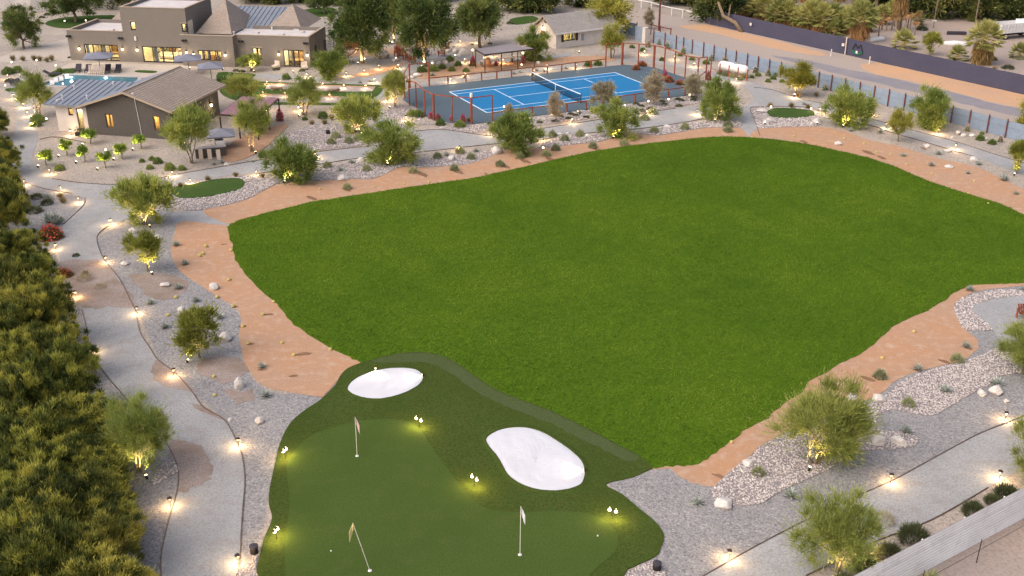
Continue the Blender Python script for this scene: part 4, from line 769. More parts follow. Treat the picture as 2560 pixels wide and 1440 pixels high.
for sgn, ue, ze in ((1, er, zeR), (-1, el_, zl)):
    k = rows if sgn > 0 else 14
    for i in range(k):
        t0, t1 = i / k, (i + 1) / k; f = .05 if sgn > 0 else .02; U0, U1 = ue + (ua_ - ue) * t0, ue + (ua_ - ue) * t1; Z0, Z1 = ze + (za - ze) * t0 + f, ze + (za - ze) * t1
        b.quad((U0, -ov, Z0), (U0, vb, Z0), (U1, vb, Z1), (U1, -ov, Z1)); b.quad((U0, -ov, Z0), (U0, vb, Z0), (U0, vb, Z0 - f), (U0, -ov, Z0 - f))
    if sgn > 0: rt = b.build('tile_roof', M['tile'], ph); b = MB()
    else: b.build('metal_roof', M['seam'], ph); b = MB()
for ue, ze in ((er, zeR), (el_, zl)):
    MB().beam((ue, -ov - .02, ze - .08), (ua_, -ov - .02, za - .08), .06, .2).build('barge_board', M['copper'], ph)
MB().beam((er + .02, -ov, zeR - .08), (er + .02, vb, zeR - .08), .05, .2).build('fascia', M['copper'], ph)
MB().beam((ua_, -ov, za + .05), (ua_, vb, za + .05), .22, .08).build('ridge_cap', M['tile'], ph)
for x0, y0, x1, y1 in ((310.5, 229, 319, 243.5), (322, 230, 331, 244)):
    h = pw(x0, y0, x1, y1); q = MB()
    for k in range(6): z = h[2] + (h[3] - h[2]) * k / 6; q.box(h[0], h[1], -.06, -.002, z, z + (h[3] - h[2]) / 9)
    q.build('gable_vent', M['bronze'], ph)
u, z = PFm.wall(332.5, 237.5); MB().box(u - .13, u + .13, -.16, -.002, z - .25, z + .25).build('junction_box', M['whitep'], ph); MB().tube([(u + .1, -.04, z - .25), (u + .35, -.04, 1.2), (u + .35, -.04, .1)], .03, 5).build('conduit', M['whitep'], ph)
for x, y in ((187, 227), (156, 245), (218, 246), (285, 222)):
    u, v = PFm.top(x, y, HWw + .6); MB().lathe([(.06, 0), (.06, .45), (.11, .46), (.11, .55)], 7, (u, v, HWw + .35 + .09 * v)).build('vent_pipe', M['whitep'], ph)
v, z = PFm.side(525, 262, uR); q = sconce(ph, uR, z, v, True, 22)
u, z = PFm.wall(225, 322); t = empty('planter_box', PFm.w(-.5, -.9), PY); tag(t, 'low black planter box beside the white wing door', 'planter'); MB().box(-.55, .55, -.2, .2, 0, .42).build('box', M['black'], t)
P = NR.normal(size=(220, 3)) * np.array([.3, .12, .14]) + np.array([0, 0, .6]); link('foliage', leaves('planter_foliage', P, NR.normal(size=(220, 3)) + np.array([0, 0, .8]), .22, .06, NR.random(220), M['l_dark']), t)
# ---- guest house
GFm = Frame((6.39, 157.39), math.atan2(162.29 - 157.39, 13.15 - 6.39) * .9); GY = GFm.yaw
gh = empty('guest_house', GFm.o, GY); tag(gh, 'small white brick guest house with a grey shingle gable roof', 'house')
Lg = 11.5; vL = GFm.loc(G(1325, 120))[1]; vL = max(5.5, vL); He = 2.35; hr = 4.4
wg, wg2 = GFm.wall(1409, 106), GFm.wall(1439, 85); w_ = (wg[0], wg2[0], .9, 2.0)
b = MB(); holewall(b, 0, Lg, 0, He, 0, [w_]); b.box(0, .25, .25, vL, 0, He).box(Lg - .25, Lg, .25, vL, 0, He).box(.25, Lg - .25, vL - .25, vL, 0, He)
b.add([(0, 0, He), (0, vL, He), (0, vL / 2, hr - .1), (.25, 0, He), (.25, vL, He), (.25, vL / 2, hr - .1)], [(0, 2, 1), (3, 4, 5), (0, 3, 5, 2), (1, 2, 5, 4)]); b.build('wall', M['white'], gh)
ww = window(gh, w_, 0, 2, depth=2.4, watts=100, col=(1, .72, .28)); 
for a, c_ in ((w_[0] - .42, w_[0] - .02), (w_[1] + .02, w_[1] + .42)): MB().box(a, c_, -.06, -.002, w_[2] - .05, w_[3] + .05).build('shutter', M['bronze'], gh)
b = MB()
for ve in (-.5, vL + .5):
    for i in range(14):
        t0, t1 = i / 14, (i + 1) / 14; V0, V1 = ve + (vL / 2 - ve) * t0, ve + (vL / 2 - ve) * t1; Z0, Z1 = He - .1 + (hr - He + .1) * t0 + .03, He - .1 + (hr - He + .1) * t1
        b.quad((-.5, V0, Z0), (Lg + .5, V0, Z0), (Lg + .5, V1, Z1), (-.5, V1, Z1)); b.quad((-.5, V0, Z0), (Lg + .5, V0, Z0), (Lg + .5, V0, Z0 - .03), (-.5, V0, Z0 - .03))
b.build('roof', M['tile2'], gh); MB().box(-.5, Lg + .5, -.54, -.505, He - .28, He - .06).build('fascia', M['whitep'], gh)
for ve in (-.5, vL + .5): MB().beam((-.52, ve, He - .14), (-.52, vL / 2, hr - .05), .05, .18).build('barge_board', M['copper'], gh)
q = sconce(gh, -.001, 2.5, vL * .62, False, 10); q.rotation_euler = (0, 0, -math.pi / 2); q = MB().box(-.05, -.002, vL * .62 - .5, vL * .62 + .5, .05, 2.05).build('door', M['cabinet'], gh)
q = MB().box(-.05, -.002, vL * .5 - .3, vL * .5 - .05, 3.3, 3.75).box(-.05, -.002, vL * .5 + .05, vL * .5 + .3, 3.3, 3.75).build('gable_vent', M['bronze'], gh)
u, z = GFm.wall(1456, 92); MB().box(u - .2, u + .2, -.15, -.002, z - .5, z + .4).build('meter_box', M['corr'], gh)
# ---- pergolas
def pergola(corners, z, mat, label, posts, n=14):
    P = [G(x, y, z) for x, y in corners]; o = P[0]; t = empty('pergola', (o.x, o.y, 0)); tag(t, label, 'pergola'); b = MB(); Q = [p - Vector((o.x, o.y, 0)) for p in P]
    for i in range(n * 2):
        a, c_ = i / (2 * n), (i + 1) / (2 * n); d = Vector((0, 0, .03 * (i % 2))); e = Vector((0, 0, .03 * ((i + 1) % 2)))
        b.quad(Q[0].lerp(Q[1], a) + d, Q[0].lerp(Q[1], c_) + e, Q[3].lerp(Q[2], c_) + e, Q[3].lerp(Q[2], a) + d)
    b.build('roof_sheet', M[mat], t)
    for a, c_ in ((0, 1), (1, 2), (2, 3), (3, 0)): MB().beam(Q[a] - Vector((0, 0, .09)), Q[c_] - Vector((0, 0, .09)), .12, .16).build('beam', M['bronze'], t)
    for s, w in posts: p = Q[0].lerp(Q[1], s).lerp(Q[3].lerp(Q[2], s), w); MB().beam((p.x, p.y, 0), (p.x, p.y, z - .15), .13).build('post', M['bronze'], t)
    return t
pergola([(605, 241), (696, 245), (641, 291), (549, 285)], 2.6, 'maroon', 'maroon corrugated pergola roof beside the charcoal pool house', [(0, 0), (1, 0), (1, .5), (1, 1), (0, 1), (.5, 1)])
pergola([(1189, 123), (1280, 109), (1336, 121), (1212, 136)], 2.5, 'greysheet', 'grey corrugated pergola roof behind the tennis court', [(0, 0), (1, 0), (1, 1), (.66, 1), (.33, 1), (0, 1)], 16)
# ------------------------------------------------------------------ plants: each kind is built once or in a few forms, then copied
def limb(b, p0, p1, r0, r1, bend=.15, n=4, sides=6):
    p0, p1 = Vector(p0), Vector(p1); d = p1 - p0; s = Vector((R.uniform(-1, 1), R.uniform(-1, 1), R.uniform(-.2, .6))) * d.length * bend
    b.tube([p0 + d * t + s * math.sin(math.pi * t) for t in [i / n for i in range(n + 1)]], [r0 + (r1 - r0) * i / n for i in range(n + 1)], sides)
def lobes(n, rx, rz, zc, low=-.75, shell=.72, seed=0):
    out = []; ph0, ph1 = NR.uniform(0, 6.28, 2)
    while len(out) < n:
        v = unit(NR.normal(size=(1, 3)))[0]
        if v[2] < low: continue
        r = NR.uniform(shell - .25, shell + .08) * (1 + .20 * math.sin(2 * math.atan2(v[1], v[0]) + ph0) + .13 * math.sin(3 * math.atan2(v[1], v[0]) + ph1) + .12 * math.sin(4 * v[2] + ph1)); out.append((v[0] * r * rx, v[1] * r * rx, zc + v[2] * r * rz))
    return np.array(out)
def crown(name, mat, n_lobe, n_leaf, rx, rz, zc, L, Wd, lobe_r, droop=0.0, low=-.75, up=.25, core=.25, contrast=.35, shell=.72):
    c0 = lobes(n_lobe, rx, rz, zc, low, shell); tone = NR.uniform(0, 1, n_lobe)
    idx = NR.integers(0, n_lobe, n_leaf); rr = np.abs(NR.normal(0, .55, (n_leaf, 1))); v = unit(NR.normal(size=(n_leaf, 3)))
    lr = lobe_r * NR.uniform(.7, 1.25, n_lobe)[idx][:, None]; P = c0[idx] + v * rr * lr * np.array([1, 1, .85])
    k = NR.random(n_leaf) < core; P[k] = np.array([0, 0, zc]) + (P[k] - np.array([0, 0, zc])) * NR.uniform(.25, .8, (k.sum(), 1))
    out = unit((P - np.array([0, 0, zc - rz * .4])) / np.array([rx, rx, rz])); D = out * .9 + v * .5 + NR.normal(size=(n_leaf, 3)) * .45 + np.array([0, 0, up - droop])
    keep = P[:, 2] > .05; P, D, idx, rr = P[keep], D[keep], idx[keep], rr[keep]; n = len(P)
    rnd = .5 + (tone[idx] - .5) * contrast + NR.normal(0, .15, n) + .10 * (rr[:, 0] - .45)
    return leaves(name, P, D, L * NR.uniform(.6, 1.3, n), Wd * NR.uniform(.7, 1.3, n), rnd, M[mat]), c0
PROTO = {}
def treekind(key, mat, forms, **k):
    out = []
    for i in range(forms):
        me, c0 = crown(key + '_crown', mat, k['n_lobe'], k['n_leaf'], k['rx'], k['rz'], k['zc'], k['L'], k['W'], k['lr'], k.get('droop', 0), k.get('low', -.75), k.get('up', .25), k.get('core', .25), k.get('contrast', .35), k.get('shell', .72))
        b = MB(); st = k['stems']; tr = k['tr']; hb = k['hb']
        for s in range(st):
            a = 2 * math.pi * (s + R.random() * .5) / st; sp = k.get('spread', .35) * (st > 1); base = (math.cos(a) * tr * .8 * (st > 1), math.sin(a) * tr * .8 * (st > 1), -.1); f = (math.cos(a) * sp * hb + R.uniform(-.1, .1), math.sin(a) * sp * hb + R.uniform(-.1, .1), hb)
            limb(b, base, f, tr / math.sqrt(st), tr * .72 / math.sqrt(st), .10, 5, 8)
            for q in range(max(2, 7 // st + 1)):
                c = c0[R.randrange(len(c0))]; limb(b, f, (c[0], c[1], c[2]), tr * .5 / math.sqrt(st), tr * .10, .12, 4, 5)
        out.append((me, b.mesh(key + '_trunk', M['trunk'], True)))
    PROTO[key] = (out, k['rx'] * 1.12, k['zc'] + k['rz'] * 1.02)
treekind('acacia', 'l_acacia', 6, n_lobe=44, n_leaf=14000, rx=2.3, rz=2.0, zc=1.75, L=.36, W=.065, lr=.72, stems=3, tr=.14, hb=.8, up=.4, contrast=.6, shell=.8, low=-1)
treekind('verde', 'l_verde', 3, n_lobe=34, n_leaf=13000, rx=1.9, rz=1.9, zc=2.6, L=.42, W=.04, lr=.8, stems=4, tr=.15, hb=1.0, up=.35, low=-.8, contrast=.5)
treekind('airy', 'l_verde', 2, n_lobe=52, n_leaf=21000, rx=2.4, rz=2.2, zc=2.15, L=.32, W=.028, lr=.75, stems=5, tr=.14, hb=.8, up=.35, low=-1, contrast=.55)
treekind('feather', 'l_acacia', 2, n_lobe=44, n_leaf=15000, rx=2.3, rz=1.9, zc=2.9, L=.36, W=.045, lr=.75, stems=4, tr=.13, hb=1.1, up=.3, low=-.8, contrast=.7)
treekind('golden', 'l_gold', 1, n_lobe=34, n_leaf=14000, rx=2.0, rz=2.4, zc=2.6, L=.40, W=.045, lr=.8, stems=3, tr=.16, hb=1.0, droop=.5, contrast=.4, low=-.9)
treekind('mesquite', 'l_mesq', 3, n_lobe=75, n_leaf=30000, rx=4.5, rz=4.3, zc=5.3, L=.55, W=.12, lr=1.3, stems=1, tr=.34, hb=2.0, up=.1, low=-.9, contrast=.9, shell=.8)
treekind('dry', 'l_dry', 3, n_lobe=30, n_leaf=8000, rx=1.25, rz=1.9, zc=2.0, L=.36, W=.042, lr=.5, stems=1, tr=.08, hb=.8, up=.7, contrast=.4, low=-.95)
treekind('small', 'l_olive', 3, n_lobe=26, n_leaf=8000, rx=1.2, rz=1.35, zc=1.75, L=.26, W=.045, lr=.5, stems=1, tr=.07, hb=.6, up=.35, contrast=.5, low=-1)
treekind('citrus', 'l_citrus', 3, n_lobe=14, n_leaf=1800, rx=.62, rz=.65, zc=1.15, L=.2, W=.09, lr=.34, stems=1, tr=.06, hb=.65, contrast=.5)
treekind('olive', 'l_olive', 2, n_lobe=26, n_leaf=10000, rx=2.2, rz=2.0, zc=2.4, L=.34, W=.08, lr=.9, stems=3, tr=.16, hb=1.0, contrast=.6)
treekind('hedge', 'l_hedge', 4, n_lobe=230, n_leaf=66000, rx=2.55, rz=2.3, zc=2.0, L=.27, W=.032, lr=.32, stems=4, tr=.14, hb=.9, up=.8, low=-.6, contrast=1.0, shell=.86, core=.25)
treekind('wood', 'l_wood', 3, n_lobe=60, n_leaf=15000, rx=4.0, rz=4.6, zc=3.9, L=.75, W=.22, lr=1.4, stems=1, tr=.3, hb=1.6, contrast=1.1, low=-1)
NAMES = dict(acacia=('acacia_tree', 'tree'), verde=('palo_verde_tree', 'tree'), airy=('palo_verde_tree', 'tree'), golden=('golden_tree', 'tree'), feather=('feathery_tree', 'tree'), mesquite=('mesquite_tree', 'tree'), dry=('bare_tree', 'tree'), small=('young_tree', 'tree'), citrus=('citrus_tree', 'tree'), olive=('olive_bush', 'tree'), hedge=('hedge_shrub', 'shrub'), wood=('wood_tree', 'tree'))
DESC = dict(acacia='feathery rounded green tree', verde='pale green multi stemmed tree', airy='wide airy pale green tree', golden='golden green weeping tree', feather='tall feathery multi stemmed tree', mesquite='tall dense dark green mesquite tree', dry='tan dry leaved conical tree', small='slim young tree', citrus='little uplit citrus tree', olive='bushy olive green tree', hedge='tall yellow green hedge shrub', wood='dark tree of the far wood')
GRP = dict(acacia='rounded green trees round the lawn', verde='pale multi stemmed trees', airy='airy pale trees in the foreground', golden='golden trees', feather='feathery trees by the counter', mesquite='big mesquites behind the court', dry='dry trees along the court', small='young trees', citrus='uplit citrus trees', olive='olive bushes', hedge='hedge along the path', wood='dark wood beyond the road')
COUNT = {}
def tree(key, base, wpx=None, top=None, lean=0, desc=None, cx=None, s=None, sz=None, lamp=False):
    forms, r0, h0 = PROTO[key]; i = COUNT.get(key, 0); COUNT[key] = i + 1; cr, tr = forms[i % len(forms)]
    g = G(*base)
    if s is None: s = wpx * MPP(g) / 2 / r0
    if sz is None: sz = max(.5, HT(g, top)) / h0 if top is not None else s
    nm, cat = NAMES[key]; t = empty(nm, g, R.uniform(0, 6.28), (s, s * R.uniform(.86, 1.08), sz)); link('trunk', tr, t); c = link('crown', cr, t)
    if cx is not None: c.location = t.matrix_basis.to_3x3().inverted() @ Vector(((cx - base[0]) * MPP(g), 0, 0))
    tag(t, desc or DESC[key], cat, GRP[key], px=(base[0], base[1])); return t
for a in [((365, 562), 150, 430), ((730, 452), 142, 330), ((985, 408), 162, 302), ((1290, 380), 140, 278), ((1545, 342), 122, 256), ((1797, 300), 116, 192), ((893, 334), 130, 232), ((2115, 314), 128, 200), ((2320, 318), 116, 215), ((825, 198), 100, 122), ((1337, 152), 92, 74)]: tree('acacia', *a)
for a in [((480, 408), 150, 256), ((630, 380), 112, 246)]: tree('feather', *a)
tree('verde', (988, 268), 74, 164); tree('verde', (763, 288), 98, 190); tree('verde', (607, 260), 104, 186); tree('verde', (628, 178), 62, 130); tree('verde', (98, 292), 92, 178, cx=92); tree('airy', (352, 1178), 205, 965, cx=362)
tree('airy', (2040, 1158), 320, 945, cx=2045); tree('airy', (2095, 1432), 255, 1205, cx=2080); tree('airy', (2580, 1215), 210, 1030); tree('airy', (2560, 935), 190, 795)
tree('golden', (1993, 238), 92, 150)
tree('mesquite', (907, 158), 152, -28, desc='big mesquite with an uplit trunk near the house'); tree('mesquite', (1065, 166), 190, -60, desc='largest mesquite, dark and broad, with a lit trunk'); tree('mesquite', (1200, 119), 140, -35, desc='dense round mesquite with a leaning trunk')
tree('mesquite', (985, 105), 90, -30, desc='mesquite with lit trunk behind the two larger ones'); tree('mesquite', (190, 55), 130, -60, desc='leaning dark mesquite above the round back lawn'); tree('mesquite', (812, 34), 80, -40, desc='dark mesquite behind the tiled pyramid roof')
tree('mesquite', (60, 122), 92, 25, desc='broad mesquite west of the house drive', sz=.62)
for a in [((1388, 306), 48, 224), ((1507, 282), 70, 196), ((1632, 262), 66, 178), ((1735, 248), 62, 180), ((1272, 312), 30, 255), ((1622, 72), 34, 20)]: tree('dry', *a)
tree('small', (2244, 354), 60, 262); tree('small', (2541, 434), 66, 338); tree('small', (500, 894), 112, 760); tree('small', (370, 678), 98, 562); tree('small', (2325, 138), 52, 70, desc='small round neighbour tree on a clear trunk')
tree('olive', (1520, 96), 152, -16); tree('olive', (1530, 146), 76, 64, desc='olive green bush beside the court corner post'); tree('olive', (2570, 345), 90, 255)
for a in [((118, 414), 34, 372), ((168, 388), 34, 350), ((212, 404), 32, 362), ((227, 360), 36, 322), ((265, 420), 36, 380), ((305, 396), 36, 358), ((352, 372), 32, 335)]: tree('citrus', *a)
HED = [(-15, 345), (-70, 400), (-4, 435), (-60, 500), (4, 515), (-70, 590), (18, 600), (-60, 660), (42, 690), (-40, 740), (78, 775), (0, 820), (-90, 860), (108, 870), (20, 920), (-80, 980), (140, 960), (50, 1010), (165, 1060), (-60, 1090), (70, 1110), (195, 1150), (90, 1210), (-20, 1200), (222, 1250), (110, 1310), (0, 1300), (240, 1360), (130, 1410), (20, 1400), (250, 1470), (140, 1520), (20, 1510), (255, 1590), (140, 1640), (10, 1630), (262, 1720), (130, 1780), (0, 1760), (268, 1860)]
for x, y in HED: tree('hedge', (x, y), s=R.uniform(.8, 1.1), sz=R.uniform(.8, 1.2))
WOOD = [(x, y) for x, y in [(1300, 8), (1270, 25), (1345, 30), (1440, 15), (1680, 10), (1740, 12), (1800, 22), (1870, 25), (1760, -12), (1840, -15), (1930, -5), (2010, -12), (2080, -10), (2160, 8), (2200, 18), (2290, 40), (2350, 45), (2400, 42), (2450, 50), (2500, 48), (2550, 45), (2600, 50), (2320, 12), (2380, 8), (2440, 8), (2500, 8), (2560, 8), (2640, 20), (2250, 5), (2410, -25), (2500, -30), (2590, -30), (640, 5), (700, 8), (760, 4), (860, 2), (935, -5), (1010, 0), (1100, 0), (230, 18), (300, 20), (120, 5), (1390, -8), (1500, -30)]]
for x, y in WOOD: tree('wood', (x, y), s=R.uniform(.8, 1.1), sz=R.uniform(.75, 1.05))
tree('wood', (1800, 58), s=1.0, sz=.95, desc='dark tree over the leaning trunk')
t = empty('leaning_trunk', G(1855, 80)); tag(t, 'thick bent bare trunk leaning from the slate fence to the verge', 'trunk'); b = MB(); b.tube([(0, 0, -.1), (-.9, 1.2, 1.2), (-2.6, 2.6, 2.0), (-3.4, 3.6, 4.0)], [.36, .32, .27, .2], 9); b.build('trunk', M['trunk'], t, smooth=True); b = MB(); b.tube([(-1.9, 2.1, 1.7), (-1.6, 2.6, 3.8)], [.16, .1], 7); b.build('branch', M['trunk'], t)
# ---- palms
def palmkind(nf, L, hb, droop, skirt, seed):
    P = []; D = []; W_ = []; LL = []; rn = []
    b = MB()
    for i in range(nf):
        a = 2.399 * i + NR.uniform(-.2, .2); el = math.pi / 2 - (i / nf) * (math.pi * .62) ; l = L * NR.uniform(.85, 1.1); d = np.array([math.cos(a) * math.cos(el), math.sin(a) * math.cos(el), math.sin(el)]); tone = NR.uniform(-.25, .25) - .2 * (i / nf) + .15
        st = np.array([0, 0, hb]); mid = st + d * l * .55; b.tube([st, mid], [.03, .02], 4)
        for k in range(34):
            f = (k / 33 - .5) * 2.5; side = unit(np.cross(d, [0, 0, 1.0]))[0] if abs(d[2]) < .98 else np.array([1., 0, 0]); side = unit(np.cross(d, np.array([0.01, 0, 1.0])))
            q = d * math.cos(f) + side * math.sin(f) + np.array([0, 0, -droop * (.4 + abs(f) * .35)]); P.append(mid + d * .02); D.append(q); LL.append(l * .55 * (1 - .18 * abs(f))); W_.append(.065 * L / 1.6); rn.append(.5 + tone + NR.normal() * .12)
    me = leaves('palm_crown', np.array(P), np.array(D), np.array(LL), np.array(W_), np.array(rn), M['l_palm'])
    sk = None
    if skirt:
        n = 1800; a = NR.uniform(0, 6.28, n); z = hb - .15 - NR.random(n) ** 1.2 * min(hb - .2, skirt); r = .3 + .75 * NR.random(n)
        sk = leaves('palm_skirt', np.column_stack([r * np.cos(a), r * np.sin(a), z]), np.column_stack([np.cos(a) * .2, np.sin(a) * .2, np.full(n, -1.0)]) + NR.normal(size=(n, 3)) * .15, NR.uniform(.5, 1.2, n), NR.uniform(.05, .12, n), NR.random(n), M['l_skirt'])
    tb = MB().tube([(0, 0, -.1), (.05, 0, hb * .5), (0, 0, hb)], [.3, .24, .2], 9).mesh('palm_trunk', M['trunk'])
    return me, sk, tb, b.mesh('palm_stalks', M['l_skirt'] if False else M['cactus'])
PK = dict(big=palmkind(48, 2.2, 2.6, .45, 2.4, 1), tall=palmkind(38, 1.9, 6.0, .45, 2.5, 2), young=palmkind(32, 1.7, .5, .15, 0, 3), mid=palmkind(44, 2.0, 1.4, .3, 1.0, 4))
PD = dict(big='fan palm with a thick straw coloured skirt', tall='tall fan palm with a bare upper trunk', young='young low fan palm', mid='medium fan palm with a short trunk')
def palm(k, px, s=1.0):
    me, sk, tb, stk = PK[k]; t = empty('fan_palm', G(*px), R.uniform(0, 6.28), (s, s, s * R.uniform(.95, 1.1))); link('trunk', tb, t); link('crown', me, t); link('leaf_stalks', stk, t)
    if sk: link('skirt', sk, t)
    tag(t, PD[k], 'palm', 'fan palms beyond the slate fence', px=px)
for a in [('big', (2147, 104), 1.25), ('big', (2452, 160), 1.2), ('mid', (2050, 82), 1.25), ('mid', (1942, 64), 1.2), ('mid', (1998, 72), 1.0), ('young', (2085, 88), 1.15), ('young', (2258, 122), 1.25), ('young', (2392, 150), .95), ('young', (2548, 145), 1.0), ('mid', (1905, 52), 1.3), ('mid', (1965, 66), 1.2), ('mid', (2022, 78), 1.3), ('mid', (2078, 76), 1.2), ('mid', (2115, 82), 1.1), ('mid', (1960, 40), 1.2), ('mid', (2030, 55), 1.2), ('mid', (2160, 78), 1.0), ('mid', (1860, 45), 1.2), ('tall', (2245, 76), 1.0), ('tall', (2092, 50), 1.05), ('tall', (2010, 45), .9), ('tall', (1935, 30), 1.0), ('mid', (2200, 60), .9), ('mid', (2295, 62), .6), ('tall', (2190, 30), .9), ('tall', (2130, 22), 1.0), ('mid', (1890, 38), 1.0), ('tall', (1980, 8), 1.0), ('tall', (2060, 10), 1.0), ('tall', (2260, 25), 1.0), ('mid', (2110, 66), 1.0), ('mid', (2230, 48), .9)]: palm(*a)
bm_ = MB().tube([(0, 0, -.1), (.1, 0, 1.4), (.05, .1, 2.8)], [.16, .12, .06], 7).mesh('bare_palm_trunk', M['wood'])
n = 90; bl = leaves('dead_fronds', np.column_stack([NR.normal(0, .08, n), NR.normal(0, .08, n), NR.uniform(2.3, 2.8, n)]), NR.normal(size=(n, 3)) * np.array([1, 1, .3]) + np.array([0, 0, -.6]), NR.uniform(.5, 1.1, n), .09, NR.random(n), M['l_skirt'])
for px in [(2204, 74), (2216, 78), (2228, 76), (2240, 80), (2252, 76), (2262, 82), (2274, 80), (2286, 88), (2293, 74), (2196, 96), (2235, 66), (2268, 70)]:
    t = empty('dead_palm', G(*px), R.uniform(0, 6.28), (.8, .8, R.uniform(.7, 1.15))); link('trunk', bm_, t); link('fronds', bl, t); tag(t, 'thin dead brown palm stem', 'palm', 'dead palm stems', px=px)
# ---- shrubs, agaves, tufts, cacti
def ball(key, mat, n, r, h, L, W_, up=.4, contrast=.4, forms=2, flowers=None, nf=0, fl=.12):
    out = []
    for i in range(forms):
        v = unit(NR.normal(size=(n, 3))); v[:, 2] = np.abs(v[:, 2]) * .95 - .1; rr = NR.uniform(.45, 1, (n, 1)) ** .6; bump = 1 + .18 * np.sin(v[:, :1] * 5 + i) * np.cos(v[:, 1:2] * 6)
        P = v * rr * bump * np.array([r, r, h]) * .82; P[:, 2] = np.maximum(P[:, 2], .02)
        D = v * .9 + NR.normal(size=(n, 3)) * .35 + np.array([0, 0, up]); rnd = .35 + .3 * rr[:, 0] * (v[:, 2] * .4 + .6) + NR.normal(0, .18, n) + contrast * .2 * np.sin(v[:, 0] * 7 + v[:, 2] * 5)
        me = leaves(key, P, D, L * NR.uniform(.6, 1.3, n), W_ * NR.uniform(.7, 1.2, n), rnd, M[mat]); fm = None
        if flowers:
            k = unit(NR.normal(size=(nf, 3))); k[:, 2] = np.abs(k[:, 2]); fm = leaves(key + '_flowers', k * np.array([r, r, h]) * NR.uniform(.75, 1.05, (nf, 1)), NR.normal(size=(nf, 3)) + np.array([0, 0, .6]), fl, fl * .8, NR.random(nf), M[flowers])
        out.append((me, fm))
    return out
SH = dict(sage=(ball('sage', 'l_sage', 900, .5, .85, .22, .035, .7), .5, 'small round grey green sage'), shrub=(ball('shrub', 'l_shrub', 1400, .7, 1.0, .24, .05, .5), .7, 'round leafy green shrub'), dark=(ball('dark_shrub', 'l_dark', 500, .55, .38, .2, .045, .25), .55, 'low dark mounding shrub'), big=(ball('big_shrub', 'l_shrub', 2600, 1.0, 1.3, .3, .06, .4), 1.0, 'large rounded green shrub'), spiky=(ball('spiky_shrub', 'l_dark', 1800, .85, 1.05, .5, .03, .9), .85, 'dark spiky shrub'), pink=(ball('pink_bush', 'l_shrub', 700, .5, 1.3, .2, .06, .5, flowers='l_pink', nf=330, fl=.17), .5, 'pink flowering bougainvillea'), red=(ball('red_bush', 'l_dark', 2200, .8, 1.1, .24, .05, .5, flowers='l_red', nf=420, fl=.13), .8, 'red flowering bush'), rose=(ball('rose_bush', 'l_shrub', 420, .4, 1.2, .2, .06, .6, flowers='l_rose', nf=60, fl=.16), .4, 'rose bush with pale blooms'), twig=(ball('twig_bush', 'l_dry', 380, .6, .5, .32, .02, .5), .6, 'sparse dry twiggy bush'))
def agavekind(n, L, W_, mat, spread):
    V = []; F = []; rn = []
    for i in range(n):
        a = 2.399 * i; el = 1.35 - spread * (i / n); d = np.array([math.cos(a) * math.cos(el), math.sin(a) * math.cos(el), math.sin(el)]); s = unit(np.cross(d, np.array([0, 0, 1.0]))); l = L * NR.uniform(.85, 1.1); o = len(V)
        dn = np.array([0, 0, -.05 * l]); V += [s * W_ * .3, -s * W_ * .3, d * l * .45 + s * W_ * .6, d * l * .45 - s * W_ * .6, d * l * .45 - np.cross(s, d) * .04, d * l + dn, np.zeros(3)]
        F += [(o, o + 4, o + 2), (o + 6, o + 4, o), (o + 1, o + 4, o + 6), (o + 1, o + 3, o + 4), (o + 2, o + 4, o + 5), (o + 4, o + 3, o + 5)]; rn += [.5 + NR.normal() * .2] * 6
    return npmesh('agave', np.array(V) + np.array([0, 0, .03]), F, M[mat], np.clip(rn, 0, 1))
AG = [agavekind(26, .62, .12, 'l_agave', 1.15), agavekind(32, .58, .085, 'l_agave', 1.3)]
TU = [leaves('tuft', NR.normal(size=(260, 3)) * np.array([.06, .06, .01]) + np.array([0, 0, .03]), NR.normal(size=(260, 3)) * np.array([.55, .55, .1]) + np.array([0, 0, 1]), NR.uniform(.45, .85, 260), .022, NR.random(260), M['l_grass']) for _ in range(2)]
def cactusmesh():
    b = MB(); n = 14; prof = [(.05, .32), (.13, .31), (.2, .24), (.235, .14), (.2, .03), (.1, -.02)]; b.lathe(prof[::-1], n); me = b.mesh('cactus', M['cactus'])
    for v in me.vertices:
        a = math.atan2(v.co.y, v.co.x); k = 1 + .07 * (1 if round(a / (2 * math.pi / n)) % 2 else -1); v.co.x *= k; v.co.y *= k
    return me
CA = cactusmesh(); KN = {}
def bush(k, px, w, hs=1.0, desc=None):
    forms, r, d = SH[k]; i = KN.get(k, 0); KN[k] = i + 1; me, fm = forms[i % len(forms)]; g = G(*px); s = w * MPP(g) / 2 / r; nm = {'sage': 'sage_shrub', 'shrub': 'round_shrub', 'dark': 'dark_shrub', 'big': 'large_shrub', 'spiky': 'spiky_shrub', 'pink': 'bougainvillea', 'red': 'red_flower_bush', 'rose': 'rose_bush', 'twig': 'dry_bush'}[k]
    if fm: t = empty(nm, g, R.uniform(0, 6.28), (s, s, s * hs)); link('foliage', me, t); link('flowers', fm, t)['kind'] = 'stuff'
    else: t = link(nm, me, None, g, R.uniform(0, 6.28)); t.scale = (s, s, s * hs)
    tag(t, desc or d, 'shrub', nm.replace('_', ' ') + 's in the garden', px=px)
def simple(name, me, px, s, desc, cat, group, rz=None):
    t = link(name, me, None, G(*px), R.uniform(0, 6.28) if rz is None else rz); t.scale = (s, s, s * R.uniform(.9, 1.15)); tag(t, desc, cat, group, px=px); return t
